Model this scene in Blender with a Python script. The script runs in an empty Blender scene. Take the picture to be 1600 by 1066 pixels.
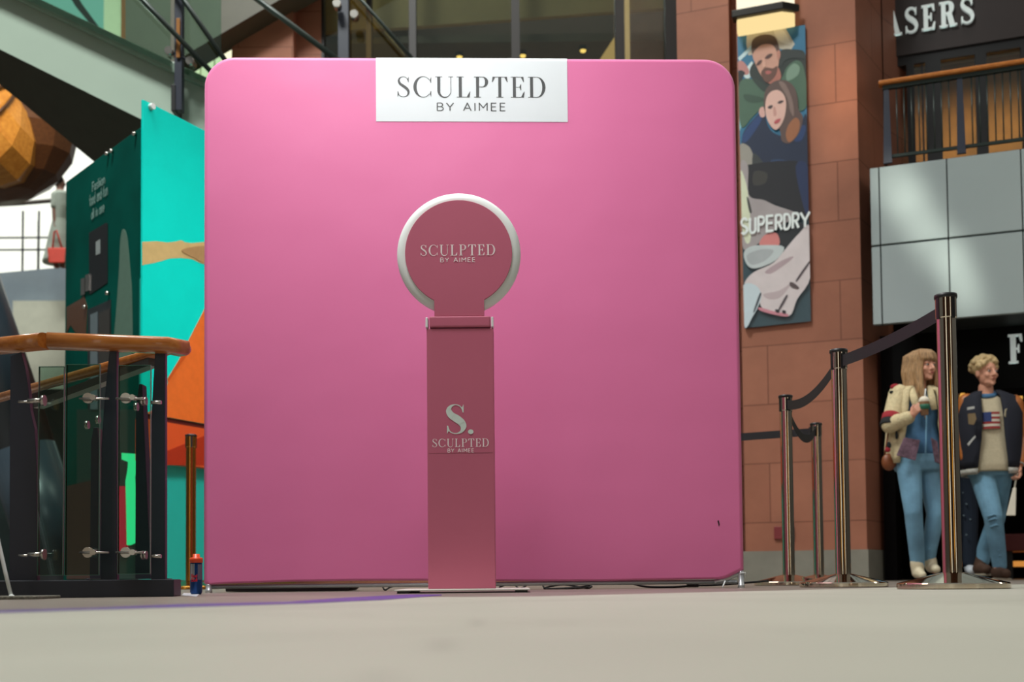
import bpy, bmesh, math, random
from mathutils import Vector, Matrix
random.seed(7)
PI = math.pi
S = bpy.context.scene
COL = S.collection

# ------------------------------------------------------------------ camera
FPX = 1750.0
CAMZ = 0.047
PITCH = math.radians(2.3)
ROLL = -0.0095
cam = bpy.data.cameras.new('camera')
camo = bpy.data.objects.new('camera', cam)
COL.objects.link(camo)
cam.sensor_width = 36.0
cam.lens = FPX / 1600 * 36
cam.shift_y = (372 - FPX * math.tan(PITCH)) / 1600
cam.clip_start = 0.02
CM = Matrix.Translation((0, 0, CAMZ)) @ Matrix.Rotation(PI / 2 + PITCH, 4, 'X') @ Matrix.Rotation(ROLL, 4, 'Z')
camo.matrix_world = CM
cam.dof.use_dof = True
cam.dof.focus_distance = 4.25
cam.dof.aperture_fstop = 2.8
S.camera = camo

# ------------------------------------------------------------------ view, world, lights
S.view_settings.view_transform = 'Standard'
S.view_settings.look = 'None'
S.view_settings.exposure = 0.0
S.view_settings.gamma = 1.0
world = bpy.data.worlds.new('mall_daylight')
S.world = world
world.use_nodes = True
wn = world.node_tree
wn.nodes.clear()
tc = wn.nodes.new('ShaderNodeTexCoord')
sep = wn.nodes.new('ShaderNodeSeparateXYZ')
rmp = wn.nodes.new('ShaderNodeValToRGB')
bg = wn.nodes.new('ShaderNodeBackground')
wo = wn.nodes.new('ShaderNodeOutputWorld')
wn.links.new(tc.outputs['Generated'], sep.inputs[0])
wn.links.new(sep.outputs['Z'], rmp.inputs[0])
wn.links.new(rmp.outputs[0], bg.inputs[0])
wn.links.new(bg.outputs[0], wo.inputs[0])
rmp.color_ramp.elements[0].position = 0.0
rmp.color_ramp.elements[0].color = (0.16, 0.155, 0.14, 1)
rmp.color_ramp.elements[1].position = 0.75
rmp.color_ramp.elements[1].color = (0.95, 1.0, 0.98, 1)
bg.inputs[1].default_value = 0.26


def area(name, loc, target, sx, sy, power, color, spread=PI):
    l = bpy.data.lights.new(name, 'AREA')
    l.shape = 'RECTANGLE'
    l.size = sx
    l.size_y = sy
    l.energy = power
    l.color = color
    l.spread = spread
    o = bpy.data.objects.new(name, l)
    COL.objects.link(o)
    o.location = loc
    o.rotation_euler = (Vector(target) - Vector(loc)).to_track_quat('-Z', 'Y').to_euler()
    return o


def spot(name, loc, target, deg, power, color, blend=1.0, size=0.05):
    l = bpy.data.lights.new(name, 'SPOT')
    l.energy = power
    l.color = color
    l.spot_size = math.radians(deg)
    l.spot_blend = blend
    l.shadow_soft_size = size
    o = bpy.data.objects.new(name, l)
    COL.objects.link(o)
    o.location = loc
    o.rotation_euler = (Vector(target) - Vector(loc)).to_track_quat('-Z', 'Y').to_euler()
    return o


area('roof_skylight', (-0.85, 3.0, 3.8), (-0.25, 4.7, 2.1), 1.7, 1.0, 44, (1.0, 0.97, 0.97), math.radians(125))
area('roof_daylight_front', (0.3, 0.4, 5.5), (0.3, 0.9, 0), 5.0, 1.5, 35, (1.0, 0.99, 0.93), math.radians(70))
area('roof_daylight_left', (-3.6, 4.0, 13.2), (-3.0, 8.6, 2.2), 3.0, 2.0, 640, (0.97, 1.0, 0.97), math.radians(110))
area('walkway_fill', (-8.0, 15.2, 11.0), (-8.2, 19.0, 4.6), 4.0, 1.5, 120, (0.97, 1.0, 0.98), math.radians(90))  # added area light that brightens the far walkway and cream wall
area('booth_fill', (0.3, 6.6, 4.8), (-2.45, 8.1, 1.7), 1.5, 1.0, 16, (0.97, 1.0, 0.98), math.radians(60))  # added area light that brightens the teal board
area('roof_daylight_back', (0.5, 9.5, 11.0), (0.5, 10.5, 0), 9.0, 4.0, 420, (1.0, 0.96, 0.88))


# ------------------------------------------------------------------ projection helpers (pixel of the photograph -> place in the hall)
_R = CM.to_3x3().col[0].copy()
_U = CM.to_3x3().col[1].copy()
_N = -CM.to_3x3().col[2].copy()
_C = Vector((0, 0, CAMZ))
_SH = cam.shift_y * 1600


def ray(px, py):
    return _N + _R * ((px - 800) / FPX) + _U * ((533 - py + _SH) / FPX)


def W(px, py, D):
    d = ray(px, py)
    return _C + d * (D / d.y)


def GZ(px, D, z=0.0):
    """point at picture column px, depth D, height z"""
    a = W(px, 900, D)
    b = W(px, 100, D)
    t = (z - a.z) / (b.z - a.z)
    return a.lerp(b, t)


class Frame:
    """a vertical plane through two (column, depth) places"""
    def __init__(self, pa, Da, pb, Db):
        self.a = GZ(pa, Da)
        self.b = GZ(pb, Db)
        self.u = (self.b - self.a).normalized()
        self.n = Vector((self.u.y, -self.u.x, 0))       # towards the camera

    def hit(self, px, py, off=0.0):
        p0 = self.a - self.n * off
        d = ray(px, py)
        t = (p0 - _C).dot(self.n) / d.dot(self.n)
        return _C + d * t

    def col(self, px, z, off=0.0):
        a = self.hit(px, 900, off)
        b = self.hit(px, 100, off)
        t = (z - a.z) / (b.z - a.z)
        return a.lerp(b, t)

    def loc(self, x, z, off=0.0):
        return self.a + self.u * x - self.n * off + Vector((0, 0, z))

    def lx(self, p):
        return (p - self.a).dot(self.u)


# ------------------------------------------------------------------ materials
def lin(c):
    c = c / 255.0
    return c / 12.92 if c <= 0.04045 else ((c + 0.055) / 1.055) ** 2.4


def L3(rgb):
    return (lin(rgb[0]), lin(rgb[1]), lin(rgb[2]), 1)


MATS = {}


def mat(name, rgb, rough=0.55, metal=0.0, var=0.08, scale=6.0, bump=0.0, bscale=60.0, spec=0.5, coord='Object', stretch=None, emit=None, coat=0.0, sheen=0.0):
    if name in MATS:
        return MATS[name]
    m = bpy.data.materials.new(name)
    m.use_nodes = True
    nt = m.node_tree
    b = nt.nodes['Principled BSDF']
    b.inputs['Roughness'].default_value = rough
    b.inputs['Metallic'].default_value = metal
    b.inputs['Specular IOR Level'].default_value = spec
    b.inputs['Coat Weight'].default_value = coat
    b.inputs['Sheen Weight'].default_value = sheen
    t = nt.nodes.new('ShaderNodeTexCoord')
    mp = nt.nodes.new('ShaderNodeMapping')
    nt.links.new(t.outputs[coord], mp.inputs[0])
    if stretch:
        mp.inputs['Scale'].default_value = stretch
    n = nt.nodes.new('ShaderNodeTexNoise')
    n.inputs['Scale'].default_value = scale
    n.inputs['Detail'].default_value = 5
    nt.links.new(mp.outputs[0], n.inputs['Vector'])
    r = nt.nodes.new('ShaderNodeValToRGB')
    c = L3(rgb)
    r.color_ramp.elements[0].position = 0.3
    r.color_ramp.elements[1].position = 0.7
    r.color_ramp.elements[0].color = tuple(x * (1 - var) for x in c[:3]) + (1,)
    r.color_ramp.elements[1].color = tuple(min(1, x * (1 + var)) for x in c[:3]) + (1,)
    nt.links.new(n.outputs['Fac'], r.inputs[0])
    nt.links.new(r.outputs[0], b.inputs['Base Color'])
    if bump:
        n2 = nt.nodes.new('ShaderNodeTexNoise')
        n2.inputs['Scale'].default_value = bscale
        n2.inputs['Detail'].default_value = 3
        nt.links.new(mp.outputs[0], n2.inputs['Vector'])
        bp = nt.nodes.new('ShaderNodeBump')
        bp.inputs['Strength'].default_value = bump
        bp.inputs['Distance'].default_value = 0.01
        nt.links.new(n2.outputs['Fac'], bp.inputs['Height'])
        nt.links.new(bp.outputs[0], b.inputs['Normal'])
    if emit:
        b.inputs['Emission Color'].default_value = L3(emit[0])
        b.inputs['Emission Strength'].default_value = emit[1]
    MATS[name] = m
    return m


def stone(name, c1, c2, mortar, bw, bh, rot=0.0, rough=0.6, msize=0.004, var=0.25, spec=0.3, bump=0.15):
    m = bpy.data.materials.new(name)
    m.use_nodes = True
    nt = m.node_tree
    b = nt.nodes['Principled BSDF']
    b.inputs['Roughness'].default_value = rough
    b.inputs['Specular IOR Level'].default_value = spec
    t = nt.nodes.new('ShaderNodeTexCoord')
    mp = nt.nodes.new('ShaderNodeMapping')
    mp.inputs['Rotation'].default_value = (0, 0, rot)
    nt.links.new(t.outputs['UV'], mp.inputs[0])
    br = nt.nodes.new('ShaderNodeTexBrick')
    br.offset = 0.5
    br.inputs['Color1'].default_value = L3(c1)
    br.inputs['Color2'].default_value = L3(c2)
    br.inputs['Mortar'].default_value = L3(mortar)
    br.inputs['Scale'].default_value = 1.0
    br.inputs['Mortar Size'].default_value = msize
    br.inputs['Mortar Smooth'].default_value = 0.3
    br.inputs['Brick Width'].default_value = bw
    br.inputs['Row Height'].default_value = bh
    nt.links.new(mp.outputs[0], br.inputs['Vector'])
    n = nt.nodes.new('ShaderNodeTexNoise')
    n.inputs['Scale'].default_value = 2.2
    n.inputs['Detail'].default_value = 7
    n.inputs['Roughness'].default_value = 0.6
    nt.links.new(mp.outputs[0], n.inputs['Vector'])
    r = nt.nodes.new('ShaderNodeValToRGB')
    r.color_ramp.elements[0].position = 0.3
    r.color_ramp.elements[1].position = 0.7
    r.color_ramp.elements[0].color = (1 - var, 1 - var, 1 - var, 1)
    r.color_ramp.elements[1].color = (1 + var * .4,) * 3 + (1,)
    nt.links.new(n.outputs['Fac'], r.inputs[0])
    mx = nt.nodes.new('ShaderNodeMix')
    mx.data_type = 'RGBA'
    mx.blend_type = 'MULTIPLY'
    mx.inputs['Factor'].default_value = 1.0
    nt.links.new(br.outputs['Color'], mx.inputs['A'])
    nt.links.new(r.outputs[0], mx.inputs['B'])
    nt.links.new(mx.outputs['Result'], b.inputs['Base Color'])
    bp = nt.nodes.new('ShaderNodeBump')
    bp.inputs['Strength'].default_value = bump
    bp.inputs['Distance'].default_value = 0.01
    nt.links.new(n.outputs['Fac'], bp.inputs['Height'])
    nt.links.new(bp.outputs[0], b.inputs['Normal'])
    return m


def glass(name, tint, gloss=0.08, rough=0.02):
    m = bpy.data.materials.new(name)
    m.use_nodes = True
    nt = m.node_tree
    nt.nodes.clear()
    tr = nt.nodes.new('ShaderNodeBsdfTransparent')
    tr.inputs[0].default_value = L3(tint)
    gl = nt.nodes.new('ShaderNodeBsdfGlossy')
    gl.inputs['Roughness'].default_value = rough
    gl.inputs['Color'].default_value = (.9, 1, .97, 1)
    fr = nt.nodes.new('ShaderNodeFresnel')
    fr.inputs[0].default_value = 1.45
    ad = nt.nodes.new('ShaderNodeMath')
    ad.operation = 'ADD'
    ad.inputs[1].default_value = gloss
    mx = nt.nodes.new('ShaderNodeMixShader')
    ou = nt.nodes.new('ShaderNodeOutputMaterial')
    nt.links.new(fr.outputs[0], ad.inputs[0])
    nt.links.new(ad.outputs[0], mx.inputs[0])
    nt.links.new(tr.outputs[0], mx.inputs[1])
    nt.links.new(gl.outputs[0], mx.inputs[2])
    nt.links.new(mx.outputs[0], ou.inputs[0])
    return m


def glow(name, rgb, strength):
    m = bpy.data.materials.new(name)
    m.use_nodes = True
    nt = m.node_tree
    nt.nodes.clear()
    e = nt.nodes.new('ShaderNodeEmission')
    e.inputs[0].default_value = L3(rgb)
    e.inputs[1].default_value = strength
    o = nt.nodes.new('ShaderNodeOutputMaterial')
    nt.links.new(e.outputs[0], o.inputs[0])
    return m


def wood(name, c1, c2, scale=3.0, rough=0.3, stretch=(1, 14, 14), coat=0.3):
    m = mat(name, c1, rough=rough, var=0.0, scale=scale, stretch=stretch, coat=coat)
    r = [n for n in m.node_tree.nodes if n.type == 'VALTORGB'][0]
    r.color_ramp.elements[0].color = L3(c1)
    r.color_ramp.elements[1].color = L3(c2)
    return m


# ------------------------------------------------------------------ mesh builder
def catmull(pts, closed=False, sub=5):
    n = len(pts)
    out = []
    rng = range(n) if closed else range(n - 1)
    for i in rng:
        if closed:
            p0, p1, p2, p3 = pts[(i - 1) % n], pts[i], pts[(i + 1) % n], pts[(i + 2) % n]
        else:
            p0, p1, p2, p3 = pts[max(i - 1, 0)], pts[i], pts[i + 1], pts[min(i + 2, n - 1)]
        for k in range(sub):
            t = k / sub
            out.append(tuple(0.5 * ((2 * b) + (-a + c) * t + (2 * a - 5 * b + 4 * c - d) * t * t + (-a + 3 * b - 3 * c + d) * t ** 3)
                             for a, b, c, d in zip(p0, p1, p2, p3)))
    if not closed:
        out.append(tuple(pts[-1]))
    return out


def basis(d):
    d = d.normalized()
    up = Vector((0, 0, 1)) if abs(d.z) < 0.95 else Vector((1, 0, 0))
    a = d.cross(up).normalized()
    b = a.cross(d).normalized()
    return a, b


class MB:
    def __init__(self):
        self.bm = bmesh.new()
        self.mi = 0

    def face(self, vs, smooth=False):
        try:
            f = self.bm.faces.new(vs)
        except ValueError:
            return None
        f.material_index = self.mi
        f.smooth = smooth
        return f

    def hexa(self, p):
        v = [self.bm.verts.new(q) for q in p]
        for a in ((0, 3, 2, 1), (4, 5, 6, 7), (0, 1, 5, 4), (1, 2, 6, 5), (2, 3, 7, 6), (3, 0, 4, 7)):
            self.face([v[i] for i in a])

    def box(self, c, s, ux=None, uy=None, uz=None):
        ux = ux or Vector((1, 0, 0))
        uy = uy or Vector((0, 1, 0))
        uz = uz or Vector((0, 0, 1))
        c = Vector(c)
        X, Y, Z = ux * s[0] / 2, uy * s[1] / 2, uz * s[2] / 2
        self.hexa([c - X - Y - Z, c + X - Y - Z, c + X + Y - Z, c - X + Y - Z,
                   c - X - Y + Z, c + X - Y + Z, c + X + Y + Z, c - X + Y + Z])

    def slab(self, F, x0, x1, z0, z1, o0, o1):
        """box in a Frame: along x0..x1, up z0..z1, from offset o0 (front) to o1 (behind)"""
        P = F.loc
        self.hexa([P(x0, z0, o0), P(x1, z0, o0), P(x1, z0, o1), P(x0, z0, o1),
                   P(x0, z1, o0), P(x1, z1, o0), P(x1, z1, o1), P(x0, z1, o1)])

    def bar(self, p0, p1, w, h, up=Vector((0, 0, 1))):
        """rectangular bar from p0 to p1"""
        d = (p1 - p0)
        L = d.length
        d.normalize()
        s = d.cross(up).normalized()
        u = s.cross(d).normalized()
        self.box((p0 + p1) / 2, (L, w, h), d, s, u)

    def rings(self, rr, cap=True, closed_ring=True, smooth=True):
        vs = [[self.bm.verts.new(p) for p in r] for r in rr]
        n = len(vs[0])
        for i in range(len(vs) - 1):
            for j in range(n if closed_ring else n - 1):
                k = (j + 1) % n
                self.face([vs[i][j], vs[i][k], vs[i + 1][k], vs[i + 1][j]], smooth)
        if cap and closed_ring:
            self.face(list(reversed(vs[0])))
            self.face(vs[-1])
        return vs

    def tube(self, p0, p1, r, r2=None, seg=16, cap=True):
        p0 = Vector(p0)
        p1 = Vector(p1)
        r2 = r if r2 is None else r2
        a, b = basis(p1 - p0)
        self.rings([[p + (a * math.cos(2 * PI * j / seg) + b * math.sin(2 * PI * j / seg)) * q for j in range(seg)]
                    for p, q in ((p0, r), (p1, r2))], cap)

    def path(self, pts, r, seg=10, flat=None):
        pts = [Vector(p) for p in pts]
        rr = []
        a = None
        for i, p in enumerate(pts):
            d = (pts[min(i + 1, len(pts) - 1)] - pts[max(i - 1, 0)]).normalized()
            if a is None:
                a, b = basis(d)
            else:
                a = (a - d * a.dot(d)).normalized()
                b = a.cross(d)
            q = r[i] if isinstance(r, (list, tuple)) else r
            rr.append([p + a * math.cos(2 * PI * j / seg) * q + b * math.sin(2 * PI * j / seg) * q * (flat or 1) for j in range(seg)])
        self.rings(rr)

    def capsule(self, p0, p1, r0, r1, seg=12):
        p0 = Vector(p0)
        p1 = Vector(p1)
        d = (p1 - p0)
        L = d.length
        d.normalize()
        a, b = basis(d)
        rr = []
        for k in range(1, 6):
            t = -PI / 2 + PI / 2 * k / 5
            rr.append((p0 + d * math.sin(t) * r0, max(r0 * math.cos(t), 1e-4)))
        for k in range(0, 5):
            t = PI / 2 * k / 5
            rr.append((p1 + d * math.sin(t) * r1, max(r1 * math.cos(t), 1e-4)))
        self.rings([[p + (a * math.cos(2 * PI * j / seg) + b * math.sin(2 * PI * j / seg)) * q for j in range(seg)] for p, q in rr])

    def ell(self, c, r, rot=None, seg=16, rg=10):
        c = Vector(c)
        M = rot or Matrix.Identity(3)
        rr = []
        for k in range(rg + 1):
            t = -PI / 2 + PI * k / rg
            ct = max(math.cos(t), 1e-3)
            rr.append([c + M @ Vector((r[0] * ct * math.cos(2 * PI * j / seg), r[1] * ct * math.sin(2 * PI * j / seg), r[2] * math.sin(t))) for j in range(seg)])
        self.rings(rr)

    def lathe(self, prof, c=(0, 0, 0), seg=48, smooth=True, M=None):
        c = Vector(c)
        M = M or Matrix.Identity(3)
        self.rings([[c + M @ Vector((max(r, 1e-4) * math.cos(2 * PI * j / seg), max(r, 1e-4) * math.sin(2 * PI * j / seg), z)) for j in range(seg)] for r, z in prof], True, True, smooth)

    def torus(self, c, R, r, ax, ay, an, seg=64, rs=16, rn=None, a0=0, a1=2 * PI):
        """ring in plane ax, ay; tube radii r in plane, rn along an"""
        rn = rn or r
        full = abs(a1 - a0 - 2 * PI) < 1e-6
        rr = []
        for i in range(seg + 1):
            t = a0 + (a1 - a0) * i / seg
            o = ax * math.cos(t) + ay * math.sin(t)
            rr.append([c + o * (R + r * math.cos(2 * PI * j / rs)) + an * rn * math.sin(2 * PI * j / rs) for j in range(rs)])
        self.rings(rr, not full)
        if full:
            bmesh.ops.remove_doubles(self.bm, verts=self.bm.verts, dist=1e-5)

    def poly(self, pts):
        v = [self.bm.verts.new(p) for p in pts]
        return self.face(v)

    def prism(self, pts, vec):
        a = [self.bm.verts.new(p) for p in pts]
        b = [self.bm.verts.new(Vector(p) + vec) for p in pts]
        n = len(a)
        self.face(list(reversed(a)))
        self.face(b)
        for i in range(n):
            j = (i + 1) % n
            self.face([a[i], a[j], b[j], b[i]])

    def build(self, name, m, parent=None, bevel=0.0, smooth=None, segs=2, auto=None, remesh=None, smooth_it=0, noflip=False):
        bm = self.bm
        if not noflip:
            bmesh.ops.recalc_face_normals(bm, faces=bm.faces)
        uvl = bm.loops.layers.uv.new('UVMap')
        for f in bm.faces:
            n = f.normal
            if smooth is not None:
                f.smooth = smooth
            if abs(n.z) < 0.7:
                t = Vector((-n.y, n.x, 0))
                if t.length < 1e-6:
                    t = Vector((1, 0, 0))
                t.normalize()
                for l in f.loops:
                    l[uvl].uv = (l.vert.co.dot(t), l.vert.co.z)
            else:
                for l in f.loops:
                    l[uvl].uv = (l.vert.co.x, l.vert.co.y)
        if parent is not None:
            org = parent.location.copy()
            g = parent
            while g.parent is not None:
                g = g.parent
                org += g.location
        else:
            xs = [v.co for v in bm.verts]
            org = Vector(((min(v.x for v in xs) + max(v.x for v in xs)) / 2, (min(v.y for v in xs) + max(v.y for v in xs)) / 2, min(v.z for v in xs)))
        bmesh.ops.translate(bm, verts=bm.verts, vec=-org)
        me = bpy.data.meshes.new(name)
        bm.to_mesh(me)
        bm.free()
        for q in (m if isinstance(m, (list, tuple)) else [m]):
            me.materials.append(q)
        o = bpy.data.objects.new(name, me)
        COL.objects.link(o)
        if parent is not None:
            o.parent = parent
        else:
            o.location = org
        if bevel:
            md = o.modifiers.new('bevel', 'BEVEL')
            md.width = bevel
            md.segments = segs
            md.limit_method = 'ANGLE'
            md.angle_limit = math.radians(40)
        if remesh:
            md = o.modifiers.new('remesh', 'REMESH')
            md.mode = 'VOXEL'
            md.voxel_size = remesh
            md.use_smooth_shade = True
        if smooth_it:
            md = o.modifiers.new('smooth', 'SMOOTH')
            md.iterations = smooth_it
            md.factor = 0.5
        return o


def thing(name, loc, label, cat, group=None):
    o = bpy.data.objects.new(name, None)
    COL.objects.link(o)
    o.location = loc
    o.empty_display_size = 0.1
    o['label'] = label
    o['category'] = cat
    if group:
        o['group'] = group
    return o


def tag(o, label, cat, group=None):
    o['label'] = label
    o['category'] = cat
    if group:
        o['group'] = group
    return o


def struct(o):
    o['kind'] = 'structure'
    return o


def copy_tree(o, parent=None):
    c = o.copy()
    COL.objects.link(c)
    if parent is not None:
        c.parent = parent
    for ch in list(o.children):
        copy_tree(ch, c)
    return c


# ------------------------------------------------------------------ lettering (own glyphs, unit cap height)
def rib(pts, ws):
    """ribbon polygon quads along a 2D centreline"""
    out = []
    n = len(pts)
    L, Rr = [], []
    for i in range(n):
        a = pts[max(i - 1, 0)]
        b = pts[min(i + 1, n - 1)]
        dx, dy = b[0] - a[0], b[1] - a[1]
        q = math.hypot(dx, dy) or 1
        nx, ny = -dy / q, dx / q
        w = ws[i] / 2 if isinstance(ws, list) else ws / 2
        L.append((pts[i][0] + nx * w, pts[i][1] + ny * w))
        Rr.append((pts[i][0] - nx * w, pts[i][1] - ny * w))
    for i in range(n - 1):
        out.append([L[i], L[i + 1], Rr[i + 1], Rr[i]])
    return out


def rect(x0, y0, x1, y1):
    return [(x0, y0), (x1, y0), (x1, y1), (x0, y1)]


def serif_glyph(ch, T, t):
    """returns (polys, width); T thick stem, t hairline"""
    P = []

    def stem(cx, y0=0.0, y1=1.0, foot=True, head=True, w=T):
        P.append(rect(cx - w / 2, y0, cx + w / 2, y1))
        s = w / 2 + 0.085
        if foot:
            P.append(rect(cx - s, y0, cx + s, y0 + t))
        if head:
            P.append(rect(cx - s, y1 - t, cx + s, y1))

    def arc(cx, cy, rx, ry, a0, a1, side, n=28):
        pts, ws = [], []
        for i in range(n + 1):
            a = math.radians(a0 + (a1 - a0) * i / n)
            c = math.cos(a) * side
            w = t + (T * 1.08 - t) * (max(0, c) ** 1.6)
            pts.append((cx + (rx - T / 2) * math.cos(a), cy + (ry - t / 2) * math.sin(a)))
            ws.append(w)
        P.extend(rib(pts, ws))

    if ch == 'S':
        w = 0.56
        ctr = [(0.47, 0.80), (0.40, 0.93), (0.27, 0.985), (0.13, 0.93), (0.075, 0.79), (0.14, 0.64), (0.29, 0.52), (0.43, 0.39), (0.49, 0.24), (0.43, 0.08), (0.27, 0.015), (0.12, 0.07), (0.05, 0.20)]
        wd = [0, 0, 0.0, 0.25, 0.62, 0.85, 1.0, 0.9, 0.66, 0.25, 0, 0, 0]
        c = catmull([(x, y, q) for (x, y), q in zip(ctr, wd)], False, 5)
        P.extend(rib([(x, y) for x, y, q in c], [t + (T - t) * max(0, min(1, q)) for x, y, q in c]))
        P.append([(0.50, 1.0), (0.50 - t, 0.93), (0.44, 0.86), (0.50 - t, 0.72), (0.50, 0.72)])
        P.append([(0.02, 0.0), (0.02 + t, 0.07), (0.09, 0.14), (0.02 + t, 0.28), (0.02, 0.28)])
        return P, w
    if ch == 'C':
        arc(0.42, 0.5, 0.42, 0.51, 42, 318, -1)
        P.append([(0.76, 0.99), (0.76 - t, 0.92), (0.70, 0.82), (0.76 - t, 0.70), (0.76, 0.70)])
        P.append([(0.76, 0.01), (0.76 - t, 0.08), (0.70, 0.18), (0.76 - t, 0.30), (0.76, 0.30)])
        return P, 0.8
    if ch == 'U':
        x0, x1 = 0.08 + T / 2, 0.66
        stem(x0, 0.3, 1, foot=False)
        P.append(rect(x1 - t / 2, 0.3, x1 + t / 2, 1))
        P.append(rect(x1 - 0.1, 1 - t, x1 + 0.1, 1))
        pts, ws = [], []
        for i in range(21):
            a = PI + PI * i / 20
            cx = (x0 + x1) / 2
            pts.append((cx + (x1 - x0) / 2 * math.cos(a), 0.31 + 0.31 * math.sin(a)))
            ws.append(t + (T - t) * (1 - i / 20) ** 2)
        P.extend(rib(pts, ws))
        return P, 0.78
    if ch == 'L':
        x0 = 0.08 + T / 2
        stem(x0)
        P.append(rect(x0, 0, 0.54, t))
        P.append([(0.54, 0), (0.575, 0.28), (0.575 - t, 0.28), (0.42, t), (0.42, 0)])
        return P, 0.6
    if ch in 'PR':
        x0 = 0.08 + T / 2
        stem(x0)
        cy, ry = 0.745, 0.255
        P.append(rect(x0, 1 - t, 0.34, 1))
        P.append(rect(x0, cy - ry, 0.34, cy - ry + t))
        arc(0.34, cy, 0.22 + T * 0.3, ry, -90, 90, 1)
        if ch == 'R':
            P.append([(0.30, cy - ry + t), (0.30 + T * 1.1, cy - ry + t), (0.66, 0), (0.66 - T * 1.2, 0)])
            P.append(rect(0.66 - T * 1.2, 0, 0.74, t))
            return P, 0.74
        return P, 0.62
    if ch == 'T':
        stem(0.34, head=False)
        P.append(rect(0.03, 1 - t, 0.65, 1))
        P.append([(0.03, 1), (0.0, 0.74), (t, 0.74), (0.14, 1 - t), (0.14, 1)])
        P.append([(0.65, 1), (0.68, 0.74), (0.68 - t, 0.74), (0.54, 1 - t), (0.54, 1)])
        return P, 0.68
    if ch in 'EF':
        x0 = 0.08 + T / 2
        stem(x0)
        P.append(rect(x0, 1 - t, 0.54, 1))
        P.append([(0.54, 1), (0.565, 0.74), (0.565 - t, 0.74), (0.43, 1 - t), (0.43, 1)])
        P.append(rect(x0, 0.5 - t / 2, 0.42, 0.5 + t / 2))
        P.append([(0.44, 0.36), (0.44, 0.64), (0.44 - t, 0.64), (0.36, 0.5), (0.44 - t, 0.36)])
        if ch == 'E':
            P.append(rect(x0, 0, 0.55, t))
            P.append([(0.55, 0), (0.585, 0.28), (0.585 - t, 0.28), (0.43, t), (0.43, 0)])
        return P, 0.6
    if ch == 'D':
        x0 = 0.08 + T / 2
        stem(x0)
        P.append(rect(x0, 1 - t, 0.36, 1))
        P.append(rect(x0, 0, 0.36, t))
        arc(0.36, 0.5, 0.38, 0.5, -90, 90, 1)
        return P, 0.76
    if ch == 'A':
        P.append([(0.34, 1), (0.34 + T * .3, 1), (0.66, 0), (0.66 - T * 1.15, 0), (0.31, 0.85)])
        P.append([(0.34, 1), (0.34 - t * .4, 0.9), (0.08, 0), (0.08 + t, 0), (0.36, 0.92)])
        P.append(rect(0.17, 0.32, 0.50, 0.32 + t))
        P.append(rect(0.0, 0, 0.2, t))
        P.append(rect(0.66 - T * 1.4, 0, 0.74, t))
        return P, 0.72
    if ch == '.':
        P.append([(0.08 + 0.08 * math.cos(2 * PI * i / 16), 0.07 + 0.08 * math.sin(2 * PI * i / 16)) for i in range(16)])
        return P, 0.18
    return P, 0.35


def _arcp(cx, cy, rx, ry, a0, a1, n=12):
    return [(cx + rx * math.cos(math.radians(a0 + (a1 - a0) * i / n)), cy + ry * math.sin(math.radians(a0 + (a1 - a0) * i / n))) for i in range(n + 1)]


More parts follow.
